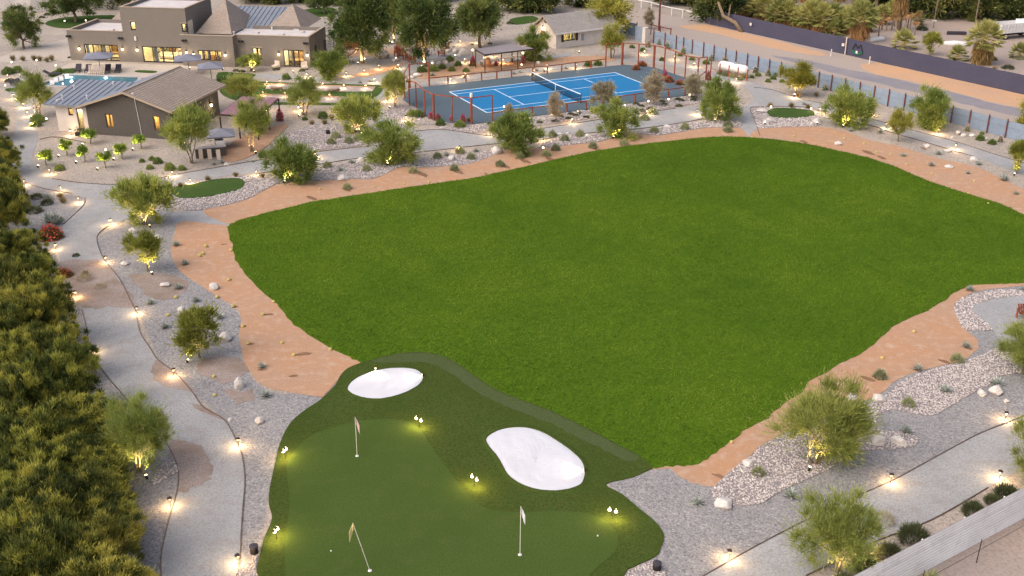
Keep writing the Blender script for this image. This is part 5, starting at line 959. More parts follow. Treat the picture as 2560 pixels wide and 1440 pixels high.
for x, y in [(868, 473), (1033, 432), (1136, 426), (1250, 416), (1300, 396), (1366, 391), (1482, 370), (1560, 364), (1178, 398), (1389, 376), (1412, 352), (1449, 341), (1381, 342), (819, 419), (917, 427), (1094, 396), (1151, 383), (1636, 332), (1712, 323), (1612, 300), (1632, 285), (1820, 318), (2199, 945), (2392, 905), (2270, 1015), (1895, 1187), (1820, 330), (828, 360), (872, 357), (840, 345), (895, 350)]: bush('sage', (x, y), 24 if y < 500 else 34)
for x, y, w in [(1030, 290, 28), (1046, 292, 30), (1101, 312, 26), (1150, 318, 30), (808, 295, 28), (762, 300, 16), (716, 198, 24), (660, 392, 30), (1880, 195, 13), (1895, 190, 16), (1920, 205, 15), (1933, 198, 16), (1955, 206, 15), (1942, 190, 18), (380, 400, 18), (395, 408, 26), (425, 424, 30), (455, 425, 22), (355, 405, 16), (375, 422, 20), (1470, 165, 22), (1495, 163, 22), (1350, 145, 14), (1125, 152, 22), (1145, 165, 20), (1165, 180, 18), (1130, 178, 20), (1085, 178, 26), (1105, 172, 22), (1055, 180, 26), (1180, 165, 18), (95, 305, 36), (90, 345 - 30, 30), (150, 425, 26), (45, 180, 26), (20, 185, 30), (150, 180, 18), (1580, 120, 14), (1607, 128, 16), (1700, 140, 14), (1730, 150, 16), (1765, 160, 18), (1655, 152, 16), (2455, 335, 12), (2245, 270, 18), (2480, 360, 22), (2450, 350, 24)]: bush('shrub', (x, y), w)
for x, y in [(1302, 300), (1308, 306), (1402, 293), (1427, 287), (1438, 290), (1483, 283), (1482, 277), (1421, 298), (1386, 305), (1465, 295), (1590, 262), (1604, 267), (1626, 273), (1655, 256), (1661, 263), (1695, 250), (1703, 253), (1733, 252), (1735, 245), (1697, 266), (1605, 278), (1350, 308), (1225, 312), (1240, 320)]: bush('dark', (x, y), 18)
for x, y, w in [(2282, 1352, 74), (2222, 1395, 64), (2432, 1285, 56), (2515, 1245, 60), (2165, 1425, 70), (2480, 1258, 40), (2108, 1470, 60), (1020, 205, 10)]: bush('spiky', (x, y), w)
for x, y, w, h in [(1077, 296, 12, 1), (1096, 303, 14, 1), (1157, 311, 16, 1.2), (700, 302, 18, 1.3), (1182, 165, 14, 1.3), (1308, 158, 12, 1.2), (1662, 190, 10, 1.2), (1771, 200, 14, 1.2), (1240, 165, 10, 1), (1128, 302, 10, 1)]: bush('pink', (x, y), w, h)
for x, y, w, h in [(128, 595, 62, .8), (160, 690, 44, .7), (1590, 175, 20, 1), (1605, 165, 24, .8), (1656, 200, 22, .9), (1638, 192, 24, .8), (1672, 205, 26, .9), (1700, 212, 24, .8)]: bush('red', (x, y), w, h)
for x, y in [(1650, 112), (1668, 122), (1708, 135), (1778, 152), (1810, 158), (1888, 182), (1920, 190), (2062, 226), (2418, 328), (2330, 320 - 30), (1620, 118), (1845, 172), (2500, 355), (2160, 262)]: bush('rose', (x, y), 13, 1.0)
for x, y, w in [(2210, 1305, 60), (1600, 345, 14), (210, 700, 40), (160, 745, 46), (250, 720, 30), (640, 345, 20)]: bush('twig', (x, y), w)
for x, y, w in [(85, 530, 44), (118, 510, 34), (140, 552, 36), (92, 495, 34), (190, 640, 20), (25, 205, 26), (75, 190, 20), (232, 35, 14), (258, 20, 16), (150, 35, 12), (105, 45, 16), (118, 38, 16), (140, 32, 20), (103, 60, 14), (60, 30, 10), (85, 32, 12), (175, 145, 12), (1275, 60, 20), (1225, 110, 12), (1180, 112, 12), (2305, 75, 30), (2330, 150, 20), (2480, 150, 26), (2520, 172, 30), (2380, 150, 20), (540, 172, 18), (590, 178, 16), (690, 175, 18), (755, 178, 16), (605, 180, 16)]: bush('dark', (x, y), w)
for x, y, d in [(2328, 1466, 0)]: bush('sage', (x, y), 52, 1.2, 'grey green plant against the pale fence')
for i, (x, y, w) in enumerate([(440, 615, 22), (462, 662, 24), (548, 796, 24), (490, 754, 24), (446, 722, 24), (376, 760, 26), (412, 820, 26), (655, 920, 26), (664, 992, 30), (2126, 328, 16), (2200, 333, 18), (2258, 391, 18), (2345, 386, 20), (2328, 415, 18), (2446, 412, 18), (2420, 435, 14), (2510, 452, 24), (2540, 486, 16), (2294, 925, 26), (2415, 868, 26), (2363, 980, 34), (2265, 1082, 34), (1976, 1243, 40), (1744, 1260, 36), (2490, 962, 34), (2424, 727, 24), (2560, 727, 24), (120, 500, 30), (122, 555, 36), (140, 560, 40), (878, 408, 18), (851, 428, 18), (1116, 390, 18), (1190, 380, 18), (1448, 285, 16), (555, 408, 14), (925, 205, 14), (900, 208, 14), (1080, 190, 16), (1160, 195, 14), (632, 405, 12), (700, 290, 14), (835, 210, 14), (1285, 185, 10), (1300, 182, 10), (1340, 178, 12), (1360, 180, 10), (1415, 172, 12), (535, 412, 14), (1810, 325, 12), (2010, 262, 12)]):
    g = G(x, y); simple('agave', AG[i % 2], (x, y), w * MPP(g) / 2 / .42, 'blue grey agave rosette', 'agave', 'agaves on sand and gravel')
for i, (x, y) in enumerate([(1978, 270), (1925, 270), (2020, 273), (452, 468), (520, 452), (590, 442), (656, 445), (158, 508), (152, 495), (265, 155 - 5), (1172, 265 + 40), (2530, 330), (2255, 330), (1995, 243), (2040, 242), (33, 152), (58, 153), (86, 152), (100, 153), (130, 152), (118, 155), (2485, 178), (1145, 383), (215, 690), (812, 312), (830, 300), (780, 312)]):
    g = G(x, y); simple('grass_tuft', TU[i % 2], (x, y), 20 * MPP(g) / 2 / .5 * (1 if y < 480 else 1.2), 'straw coloured fountain grass tuft', 'grass tuft', 'fountain grass tufts')
for i, (x, y) in enumerate([(543, 745), (583, 768), (607, 818), (620, 861), (735, 890), (705, 859), (826, 876), (657, 789), (684, 757), (515, 618), (578, 628), (508, 637), (572, 702), (500, 642), (2205, 897), (2285, 831), (1829, 1107), (2266, 413), (2225, 388), (2420, 485), (1880, 345), (440, 745), (480, 780 + 5), (535, 943), (537, 990), (420, 790), (1010, 462), (800, 474), (937, 468), (1072, 457), (2110, 348), (1985, 343), (2160, 360), (2470, 510), (2330, 436), (2190, 383), (2435, 455)]):
    g = G(x, y); simple('barrel_cactus', CA, (x, y), 10 * MPP(g) / 2 / .235 if y > 560 else 6.5 * MPP(g) / 2 / .235, 'golden barrel cactus', 'cactus', 'golden barrel cacti')
# ---- boulders
def rockmesh(seed, flat):
    bm = bmesh.new(); bmesh.ops.create_icosphere(bm, subdivisions=3, radius=1); r_ = random.Random(seed); pl = [(Vector((r_.uniform(-1, 1), r_.uniform(-1, 1), r_.uniform(-.6, 1))).normalized(), r_.uniform(.5, .85)) for _ in range(11)]
    for v in bm.verts:
        for nrm, d in pl:
            k = v.co.dot(nrm)
            if k > d: v.co -= nrm * (k - d) * .9
        v.co += Vector((r_.uniform(-1, 1), r_.uniform(-1, 1), r_.uniform(-1, 1))) * .025; v.co.z *= flat
    me = bpy.data.meshes.new('boulder'); bm.to_mesh(me); bm.free(); me.materials.append(M['rock']); return me
RK = [rockmesh(3 + i, .75) for i in range(6)]
ROCKS = [(537, 722, 30, 1), (457, 783, 26, 1.5), (567, 848, 38, 1), (598, 968, 30, 1.7), (648, 1058, 28, 1.1), (414, 715, 28, .7), (575, 1050, 14, .7), (430, 842, 12, .8), (335, 582, 26, .9), (395, 598, 26, .8), (313, 662, 26, .6), (1809, 1262, 52, .6), (1868, 1160, 34, .6), (2128, 996, 32, .7), (2198, 1000, 42, .8), (2455, 988, 26, 1), (2490, 985, 44, .9), (2516, 1005, 18, .9), (2194, 1108, 42, 1), (2248, 1110, 42, .9), (2435, 402, 26, .8), (2373, 418, 26, .5), (2097, 362, 22, .8), (2315, 368, 18, .9), (858, 450, 30, .8), (1131, 400, 26, 1), (1242, 382, 34, 1), (902, 404, 22, 1), (1611, 332, 16, 1), (2395, 335, 16, 1), (2408, 340, 16, .8), (2430, 340, 16, .8), (2462, 350, 14, 1), (2370, 378, 24, .5), (962, 144, 34, 1.1), (945, 145, 20, 1), (1160, 136, 26, 1.1), (1140, 132, 20, 1), (1148, 141, 14, 1), (1120, 130, 14, 1), (1010, 127, 22, 1), (990, 152, 22, .6), (1000, 136, 18, .8), (1085, 158, 16, 1), (1098, 160, 14, .9), (1112, 158, 16, .9), (1045, 190, 24, .6), (1030, 195, 20, .6), (1345, 150 + 10, 14, 1), (1913, 308, 22, .8), (1925, 302, 18, .8), (2040, 306, 22, .9), (2030, 312, 18, .7), (1905, 280, 30, .5), (2065, 295, 20, .6), (1400, 340, 18, .9), (1470, 342, 18, .8), (1670, 318, 22, .5), (1420, 335, 14, .7), (620, 447, 14, .6), (567, 413, 16, .8), (2380, 345, 12, .8)]
for i, (x, y, w, h) in enumerate(ROCKS):
    g = G(x, y); s = w * MPP(g) / 2; t = link('boulder', RK[i % 6], None, g + Vector((0, 0, s * h * .42)), R.uniform(0, 6.28)); t.scale = (s * 1.08, s * .95, s * h); tag(t, 'pale stone boulder' if h < .95 else 'upright pale stone boulder', 'boulder', 'pale landscape boulders', px=(x, y))
# ------------------------------------------------------------------ lamps
def hatmesh():
    return MB().lathe([(.014, -.02), (.014, .36)], 6).mesh('stake', M['black']), MB().lathe([(.10, .425), (.085, .455), (.03, .49), (.008, .5)], 10).mesh('hat', M['bronze']), MB().lathe([(.02, .37), (.055, .39), (.055, .41), (.03, .422)], 8).mesh('lens', M['lamps']), MB().box(-.012, .012, .045, .075, .26, .43).mesh('bracket', M['black']), MB().box(-.012, .012, -.075, -.045, .26, .43).mesh('bracket', M['black'])
HM = hatmesh()
PL = [(152, 480), (198, 508), (278, 563), (140, 626), (266, 658), (190, 746), (344, 786), (229, 884), (436, 942), (597, 1118), (427, 1268), (596, 1412), (62, 464), (432, 442), (476, 461), (642, 440), (125, 436), (788, 395), (2226, 1208), (1822, 1400), (2497, 1200), (2512, 1052), (1149, 381), (1224, 338), (1359, 352), (1430, 310), (1616, 289), (1742, 288), (1840, 207), (1985, 245), (2049, 283), (2173, 288), (2214, 322), (2346, 336), (2388, 375), (1015, 304), (969, 254), (1128, 207), (1162, 193), (912, 186), (948, 174), (995, 172), (767, 194), (866, 192), (937, 207), (747, 279), (841, 279), (661, 276), (1441, 171), (1368, 173), (1335, 186), (20, 199), (60, 270), (70, 292), (79, 319), (178, 339), (34, 248), (1611, 137), (1686, 150), (1735, 168), (1162, 157), (1258, 159), (1233, 142), (1150, 112), (1190, 108), (668, 214), (700, 213), (807, 219), (860, 222), (915, 224), (658, 241), (713, 243), (824, 248), (1312, 52 + 60), (2170, 1392)]
for i, px in enumerate(PL):
    g = G(*px); t = empty('path_light', g, R.uniform(0, 6.28)); s = 1.5 if px[1] < 420 else 1.3; t.scale = (s, s, s); link('stake', HM[0], t); link('hat', HM[1], t); link('lens', HM[2], t); link('bracket', HM[3], t); link('bracket', HM[4], t)
    a = R.uniform(0, 6.28)
    [ptlight(t, (q * .075, 0, .33), 30 if px[1] < 420 else 22, (1, .64, .30), .025) for q in (-1, 1)]; tag(t, 'glowing black mushroom path light', 'path light', 'path lights', px=px)
UPT = [o for o in C.objects if o.get('category') == 'tree' and o.type == 'EMPTY']
# bullet spotlights: their glass faces the camera side in the photograph
def bullet(px, z=.25, r=.09, watts=14, aim=None, desc='bright bullet spotlight', glare=1.0):
    g = G(*px); t = empty('spotlight', g); MB().lathe([(.02, -.02), (.02, z - .04)], 6).build('stake', M['black'], t)
    a = Vector(aim) if aim else Vector((R.uniform(-.4, .4), -1, .35)); q = a.normalized().to_track_quat('Z', 'Y')
    h = MB().lathe([(.04, -.22), (r, -.16), (r, .0)], 10).build('head', M['black'], t, (0, 0, z)); h.rotation_mode = 'QUATERNION'; h.rotation_quaternion = q
    MB().lathe([(r * .95, .0), (r * .95, .01), (r * .6, .05)], 10).build('lens', M['lampw'], h)
    l_ = ptlight(t, Vector((0, 0, z)) + a.normalized() * .12, watts, (1, .74, .40), .05, 95, a.normalized().to_track_quat('-Z', 'Y').to_euler()); tag(t, desc, 'spotlight', 'garden spotlights', px=px); return t
for px, w, aim in [((369, 546), 60, (-.1, .3, 1)), ((381, 660), 60, (-.3, .2, 1)), ((493, 877), 50, (.3, .2, 1)), ((385, 1160), 90, (-.6, .1, 1)), ((2020, 1122), 60, (.4, .3, 1)), ((2092, 1408), 70, (.1, .3, 1)), ((893, 328), 40, None), ((240, 1170 - 800), 0, None), ((115, 413), 26, (.2, .2, 1)), ((163, 391), 30, (.3, .1, 1)), ((206, 404), 24, (.3, .1, 1)), ((218, 366), 26, (.5, .2, 1)), ((255, 421), 24, (.5, 0, 1)), ((265, 380), 30, (0, -1, .4)), ((304, 396), 24, (.2, .2, 1)), ((346, 369), 24, (.4, 0, 1)), ((462, 363), 20, None), ((1281, 300), 22, None), ((1322, 300), 24, None), ((1379, 292), 30, None), ((1445, 284), 26, None), ((1499, 276), 26, None), ((1562, 268), 36, None), ((1621, 258), 26, None), ((1671, 253), 46, None), ((1724, 242), 26, None), ((1260, 272), 10, None), ((981, 109), 26, None), ((911, 151), 30, None), ((1081, 162), 26, None), ((1304, 166), 30, None), ((1448, 133), 20, (.1, .5, 1)), ((1927, 272), 40, (0, -1, .1)), ((2027, 277), 30, (-.6, -1, .1)), ((1912, 312), 30, (0, .3, 1)), ((2042, 312), 30, (0, .3, 1)), ((2522, 424), 30, (.4, .2, 1)), ((1540, 330), 40, (.3, .2, 1)), ((1533, 334), 24, (.3, .3, 1)), ((1358, 375), 14, None), ((1793, 294), 40, (.1, .2, 1)), ((2109, 308), 50, (.2, .3, 1)), ((2316, 312), 50, (.2, .3, 1)), ((1986, 240), 60, (.3, .2, 1)), ((727, 446), 60, (.2, .3, 1)), ((978, 398), 50, (.2, .3, 1)), ((755, 285), 50, (.3, .2, 1)), ((983, 265), 50, (.3, .2, 1)), ((632, 375), 40, (0, .3, 1)), ((895, 322), 40, (.1, .5, 1)), ((902, 160), 70, (.1, .2, 1)), ((1057, 168), 90, (.1, .2, 1)), ((982, 107), 60, (.1, .1, 1)), ((94, 294), 40, (.2, .2, 1)), ((628, 182), 50, (0, .2, 1)), ((830, 192), 20, None), ((14, 218), 60, None), ((50, 226), 14, None), ((98, 240), 20, None), ((117, 302), 16, None), ((158, 214), 30, None), ((670, 178), 40, (0, .3, 1)), ((733, 182), 40, (0, .3, 1)), ((475, 174), 30, (0, .3, 1)), ((557, 176), 30, (0, .3, 1)), ((140, 168), 24, None), ((92, 155), 24, None), ((162, 56), 14, None), ((215, 55), 20, None), ((30, 160), 10, None), ((1010, 128), 40, None), ((990, 150), 40, None), ((1138, 142), 50, None), ((597, 296), 40, None), ((1125, 166), 0, None)]:
    if w:
        g0 = G(*px); tr = [(o.location - g0).length for o in UPT]; k = min(range(len(tr)), key=lambda i: tr[i])
        if aim and tr[k] < 2.6 and aim[2] > .5:
            d_ = (UPT[k].location - g0); d_.z = 0; d_ = d_.normalized() if d_.length > .05 else Vector((.3, 1, 0)); c_ = UPT[k].location - d_ * max(.55, d_.length); sx = 0
            off = Vector((.55 if px[0] > PX(UPT[k].location)[0] else -.55, -.75, 0)); q_ = UPT[k].location + off; pp = PX(q_); bullet(pp, watts=w * (2.2 if px[1] > 1300 else 3.2 if px[1] > 850 else 8 if UPT[k]['category'] and 'citrus' in UPT[k].name else 5.5), aim=tuple(UPT[k].location + Vector((0, 0, 1.5)) - q_), r=.10 if px[1] < 420 else .075, desc='small spotlight shining up a trunk')
        else: bullet(px, watts=w * .5, aim=aim, r=.10 if px[1] < 420 else .075)
# globe-topped light posts by the grey pergola
for px, h in (((1182, 160), 1.75), ((1212, 172), 1.35), ((1307, 165), 1.6)):
    t = empty('lamp_post', G(*px)); MB().tube([(0, 0, 0), (0, 0, h)], .035, 7).build('post', M['bronze'], t); MB().lathe([(.05, h), (.15, h + .07), (.17, h + .17), (.13, h + .28), (.04, h + .33)], 10).build('globe', M['lamp'], t); ptlight(t, (0, -.35, h + .2), 18, r=.1); tag(t, 'slim post topped by a glowing globe', 'lamp', 'globe lamps', px=px)
# twin-headed post lamps on the putting green
def twin(px, a, one=False):
    g = G(*px); t = empty('post_lamp', g, a); MB().tube([(0, 0, -.02), (0, 0, .62)], .016, 6).build('post', M['black'], t)
    for s, zz in ((-1, .66), (1, .60)):
        h = MB().lathe([(.045, .0), (.085, -.10), (.095, -.11), (.05, .02)], 9, (s * .16, 0, zz + .07)).beam((0, 0, .62), (s * .16, 0, zz + .08), .018).build('head', M['black'], t); MB().lathe([(.03, -.16), (.085, -.12), (.08, -.03), (.03, .06)], 9, (s * .16, -.01, zz + .03)).build('bulb', M['lampw'], h); ptlight(t, (s * .24, -.06, zz - .1), 30, (1, .62, .20), .04)
    tag(t, 'twin headed glowing post lamp on the putting green', 'lamp', 'twin lamps on the putting green', px=px)
for px, a in (((713, 1148), 1.35), ((692, 1350), 1.4), ((1048, 1070), -.5), ((1187, 1218), -.7), ((1531, 1300), -.2)): twin(px, a)
for px, aim, d in (((939, 927), (.15, -1, -.15), 'bright low flood light at the edge of the oval bunker'), ((1057, 943), (-1, -.3, -.12), 'low flood light at the tip of the oval bunker'), ((1461, 1181), (-1, .0, -.12), 'small black flood light at the edge of the kidney bunker')):
    g = G(*px); t = empty('flood_light', g + Vector((0, 0, .08))); a = Vector(aim).normalized(); h = MB().lathe([(.03, -.10), (.055, -.08), (.06, .04)], 9).build('head', M['black'], t, (0, 0, .12)); h.rotation_mode = 'QUATERNION'; h.rotation_quaternion = a.to_track_quat('Z', 'Y')
    MB().lathe([(.055, .03), (.05, .05)], 9).build('lens', M['lampw'], h); MB().tube([(0, 0, -.1), (0, 0, .12)], .015, 5).build('stake', M['black'], t)
    ptlight(t, Vector((0, 0, .14)) + a * .10, 110 if px[0] < 1000 else 80, (1, .82, .55), .05, 120, a.to_track_quat('-Z', 'Y').to_euler()); tag(t, d, 'flood light', 'bunker flood lights')
# ------------------------------------------------------------------ golf things
def flag(px, h, top, m, label, wave):
    g = G(*px); t = empty('flagstick', g + Vector((0, 0, .075))); d = Vector(top); b = MB(); b.tube([(0, 0, -.02), d * .5, d], .018, 7); b.build('stick', M['pole'], t); MB().lathe([(.10, 0), (.085, .03), (.05, .035)], 12).build('base', M['whitep'], t)
    b = MB(); n = 6; q = []
    for i in range(n + 1):
        s = i / n; off = Vector((wave[0] * s, wave[1] * s, 0)) + Vector((0, .06 * math.sin(s * 5), -.42 * s * (1.0 if i else 0))); q.append((d * .995 + off, d * .995 - Vector((0, 0, .36)) * (1) + off * 1.0 - Vector((0, 0, .18 * s))))
    for i in range(n): b.quad(q[i][0], q[i + 1][0], q[i + 1][1], q[i][1])
    o = b.build('flag', M[m], t); md = o.modifiers.new('thickness', 'SOLIDIFY'); md.thickness = .012
    tag(t, label, 'flagstick', 'flagsticks on the putting green')
flag((893, 1143), 2.5, (.03, .05, 2.42), 'flagp', 'flagstick with a limp pale pink flag on the putting green', (.2, -.04)); flag((1300, 1390), 2.8, (.03, .02, 2.75), 'flagw', 'flagstick with a limp white flag nearest the kidney bunker', (.2, -.05)); flag((925, 1430), 2.8, (-.62, -.05, 2.72), 'flagy', 'leaning flagstick with a yellow flag on the putting green', (-.2, -.06))
bl = MB().lathe([(.012, -.04), (.034, -.022), (.043, 0), (.034, .022), (.012, .04)][::1], 10).mesh('golf_ball', M['ball'], True)
for px, l in (((828, 1382), 'white golf ball near the yellow flag'), ((1494, 1344), 'white golf ball near the easternmost twin lamp')):
    t = link('golf_ball', bl, None, G(*px) + Vector((0, 0, .115))); tag(t, l, 'golf ball', 'golf balls on the green')
for px, l, w in (((636, 1382), 'black irrigation riser cap on cobbles at the green edge', .2), ((1642, 1425), 'black cylindrical speaker on cobbles beside the gravel', .2), ((820, 335), 'small black box among pale cobbles', .22)):
    t = empty('ground_speaker', G(*px)); MB().lathe([(w, 0), (w, .28), (w * .9, .3)], 12).build('body', M['black'], t); MB().lathe([(w * 1.05, .32), (w * 1.1, .42), (w * .5, .47)], 12).build('cap', M['charc'], t); tag(t, l, 'speaker')
# ------------------------------------------------------------------ pool terrace
def watermat():
    m, n, l = newmat('pool_water'); co = n.new('ShaderNodeTexCoord').outputs['Object']; b = n.new('ShaderNodeBsdfPrincipled'); b.inputs['Base Color'].default_value = (.05, .16, .2, 1); b.inputs['Roughness'].default_value = .08
    bp = n.new('ShaderNodeBump'); bp.inputs['Strength'].default_value = .15; l.new(noise(n, l, co, 2.2, 3), bp.inputs['Height']); l.new(bp.outputs[0], b.inputs['Normal'])
    t = n.new('ShaderNodeBsdfTransparent'); t.inputs[0].default_value = (.55, .85, .92, 1); x = n.new('ShaderNodeMixShader'); x.inputs[0].default_value = .45; l.new(b.outputs[0], x.inputs[1]); l.new(t.outputs[0], x.inputs[2]); _out(n, l, x.outputs[0]); return m
pw_ = [(122, 206), (158, 192), (180, 190), (322, 196), (350, 198), (330, 214), (250, 222), (110, 218)]
sheet('pool_basin', pw_, .04, surf('pool_floor', (.3, .42, .46)), False); _, pg = sheet('water', pw_, .20, watermat(), False); o = strip('pool_coping', pw_ + pw_[:1], .0, .5, .27, M['concrete'])
for px in ((178, 197), (265, 199)): t = empty('pool_light', G(*px) + Vector((0, 0, .24))); MB().lathe([(.22, 0), (.2, .04), (.1, .06)], 12).build('lens', glow('pool_lamp', (.8, .92, 1), 6), t); ptlight(t, (0, 0, .5), 20, (.8, .92, 1), .2); tag(t, 'white glowing pool light at the step end' if px[0] < 200 else 'white glowing pool light by the far wall', 'pool light')
def lounger(px, a, mat, label, group, s=1.0, back=.68):
    t = empty('sun_lounger', G(*px) + Vector((0, 0, .03)), a, (s, s, s)); MB().box(-.33, .33, -1.0, .45, .24, .34).build('seat', M[mat], t); MB().slab([(-.33, .45, .36), (.33, .45, .36), (.33, 1.0, back), (-.33, 1.0, back)], .09).build('backrest', M[mat], t)
    for x in (-.28, .28):
        for y in (-.9, .4): MB().box(x - .03, x + .03, y - .03, y + .03, 0, .24).build('leg', M['black'], t)
    tag(t, label, 'lounger', group, px=px)
for px in ((196, 178), (221, 179), (270, 179), (296, 179)): lounger(px, HY + .35 + math.pi * 0, 'charc', 'charcoal sun lounger on the pool terrace', 'charcoal loungers', 1.1)
for px, a in (((38, 216), .9), ((56, 214), 1.0), ((132, 190), 1.6)): lounger(px, a, 'charc', 'charcoal sun lounger west of the pool', 'charcoal loungers west', 1.1)
for px in ((168, 198), (154, 203), (141, 207), (131, 213)):
    g = G(*px); t = empty('pool_chaise', g + Vector((0, 0, .10)), HY + .5, (.75, .75, .75)); MB().slab([(-.35, -.9, .2), (.35, -.9, .2), (.35, .2, .12), (-.35, .2, .12)], .1).build('seat', M['whitep'], t); MB().slab([(-.35, .2, .12), (.35, .2, .12), (.35, .9, .55), (-.35, .9, .55)], .1).build('backrest', M['whitep'], t); tag(t, 'white in-water chaise on the pool shelf', 'lounger', 'white pool chaises', px=px)
t = empty('slatted_daybed', G(243, 187), HY + .35); tag(t, 'cream slatted daybed block between the charcoal loungers', 'daybed')
for i in range(9): MB().box(-1.05 + i * .235, -.93 + i * .235, -.9, .6, .03, .5).build('slat', M['cream'], t)
for i in range(9): MB().slab([(-1.05 + i * .235, .6, .52), (-.93 + i * .235, .6, .52), (-.93 + i * .235, 1.0, 1.15), (-1.05 + i * .235, 1.0, 1.15)], .08).build('slat', M['cream'], t)
def umbrella(px, r, h, label):
    t = empty('umbrella', G(*px), HY + .4); MB().tube([(0, 0, 0), (0, 0, h)], .04, 7).build('pole', M['bronze'], t); MB().lathe([(.4, 0), (.38, .08)], 12).build('base', M['charc'], t)
    b = MB(); k = 4; P = [(r * math.cos(math.pi / 4 + i * math.pi / 2), r * math.sin(math.pi / 4 + i * math.pi / 2), h - .55) for i in range(4)]
    for i in range(4): b.quad(P[i], P[(i + 1) % 4], (0, 0, h)); b.quad(P[i], P[(i + 1) % 4], (P[(i + 1) % 4][0], P[(i + 1) % 4][1], h - .68), (P[i][0], P[i][1], h - .68))
    b.build('canopy', M['shade'], t); tag(t, label, 'umbrella', 'square grey umbrellas')
umbrella((252, 181), 2.5, 2.75, 'square grey umbrella over the charcoal loungers'); umbrella((474, 184), 2.4, 2.6, 'square grey umbrella partly behind the pool house ridge'); umbrella((530, 205), 2.2, 2.6, 'square grey umbrella beyond the tiled roof corner')
for px, w, h, l in (((55, 196), 2.4, 2.2, 'pale blue shade canopy west of the pool'),): t = empty('side_table', G(*px)); MB().lathe([(.3, .5), (.3, .55)], 10).lathe([(.04, 0), (.04, .5)], 6).build('table', M['whitep'], t); tag(t, 'small round white side table by the western loungers', 'table')
# ------------------------------------------------------------------ barbecue counter and its umbrella, log benches, fire pit seats
BF = Frame(G(556, 388), rad(20)); t = empty('barbecue_counter', BF.o, BF.yaw); tag(t, 'dark L shaped outdoor counter with a pale stone top', 'counter')
MB().box(-2.6, .35, -.35, .35, 0, .95).build('base', M['poolwall'], t); MB().box(-.35, .35, .352, 3.4, 0, .95).build('base', M['poolwall'], t); MB().box(-2.7, .42, -.42, .42, .952, 1.03).build('worktop', M['concrete'], t); MB().box(-.42, .42, .422, 3.5, .953, 1.03).build('worktop', M['concrete'], t)
for i, px in enumerate([(503, 396), (525, 397), (547, 398)]):
    q = empty('bar_stool', G(*px), BF.yaw); MB().box(-.2, .2, -.2, .2, .62, .7).build('seat', M['cream'], q); MB().box(-.2, .2, -.22, -.16, .0, 1.05).build('backrest', M['cream'], q)
    for x in (-.17, .17): MB().box(x - .02, x + .02, .14, .18, 0, .62).build('leg', M['bronze'], q)
    tag(q, 'pale slab backed bar stool at the dark counter', 'stool', 'bar stools', px=px)
umbrella((556, 366), 2.0, 1.95, 'silver grey umbrella over the dark counter')
for px, l, a in (((692, 227), 'short weathered log bench on the turf beside the western court lamp', -.25), ((834, 232), 'short weathered log bench on the turf between the court strips', .3)):
    t = empty('log_bench', G(*px), a); b = MB(); n = 10
    b.tube([(-.75, 0, .36), (-.3, .03, .35), (.3, -.02, .36), (.75, .02, .38)], [.17, .15, .16, .18], 10); b.build('seat', M['wood'], t, smooth=True)
    for x in (-.5, .5): MB().tube([(x, -.2, .1), (x, .2, .1)], .1, 8).build('foot', M['wood'], t)
    tag(t, l, 'bench', 'log benches')
t = empty('fire_pit', G(1051, 138)); tag(t, 'round dark fire pit bowl between the mesquites', 'fire pit'); MB().lathe([(.9, 0), (1.25, .42), (1.3, .5), (1.1, .5), (.9, .2)], 16).build('bowl', M['charc'], t)
for i, (px, a) in enumerate([((997, 140), .6), ((1008, 147), .9), ((1024, 150), 1.3), ((1030, 156), 1.8), ((1018, 126), .1), ((1042, 130), -.4), ((1104, 140), -1.6), ((1000, 131), .3), ((1112, 128), -1.2), ((2564, 797), 2.2)]):
    q = empty('garden_chair', G(*px), a); s = 1.25; q.scale = (s, s, s)
    for k in range(5): MB().slab([(-.3 + k * .125, -.35, .40), (-.2 + k * .125, -.35, .40), (-.2 + k * .125, .25, .30), (-.3 + k * .125, .25, .30)], .03).build('seat_slat', M['rust'], q); MB().slab([(-.3 + k * .125, .25, .32), (-.2 + k * .125, .25, .32), (-.2 + k * .125, .6, 1.0 + .05 * (2 - abs(k - 2))), (-.3 + k * .125, .6, 1.0 + .05 * (2 - abs(k - 2)))], .03).build('back_slat', M['rust'], q)
    for x in (-.36, .36): MB().box(x - .06, x + .06, -.4, .4, .56, .60).build('armrest', M['rust'], q); MB().box(x - .04, x + .04, -.38, -.3, 0, .56).build('leg', M['rust'], q); MB().box(x - .04, x + .04, .3, .38, 0, .56).build('leg', M['rust'], q)
    tag(q, 'rust red slatted garden chair', 'chair', 'rust red garden chairs', px=px)
for i, (px, h) in enumerate([((871, 122), 1.2), ((835, 118), 2.2), ((842, 120), 1.6), ((852, 116), 2.6)]):
    if i == 0:
        t = empty('steel_planter', G(862, 124), .0); tag(t, 'low rust red steel planter box behind the house', 'planter'); b = MB(); b.box(-.0, 1.9, 0, .06, 0, 1.6).box(-.0, .06, .06, 1.0, 0, 1.6).box(1.84, 1.9, .06, 1.0, 0, 1.6).box(.06, 1.84, .94, 1.0, 0, 1.6).build('box', M['rust'], t); MB().box(.06, 1.84, .06, .94, 1.2, 1.4).build('soil', M['wet'], t)
    else:
        t = empty('steel_post', G(*px)); MB().tube([(0, 0, 0), (0, 0, h)], .06, 7).build('shaft', M['rustd'], t); MB().lathe([(.09, h), (.05, h + .1)], 7).build('finial', M['rustd'], t); tag(t, 'dark red slim steel post behind the house', 'post', 'steel posts', px=px)
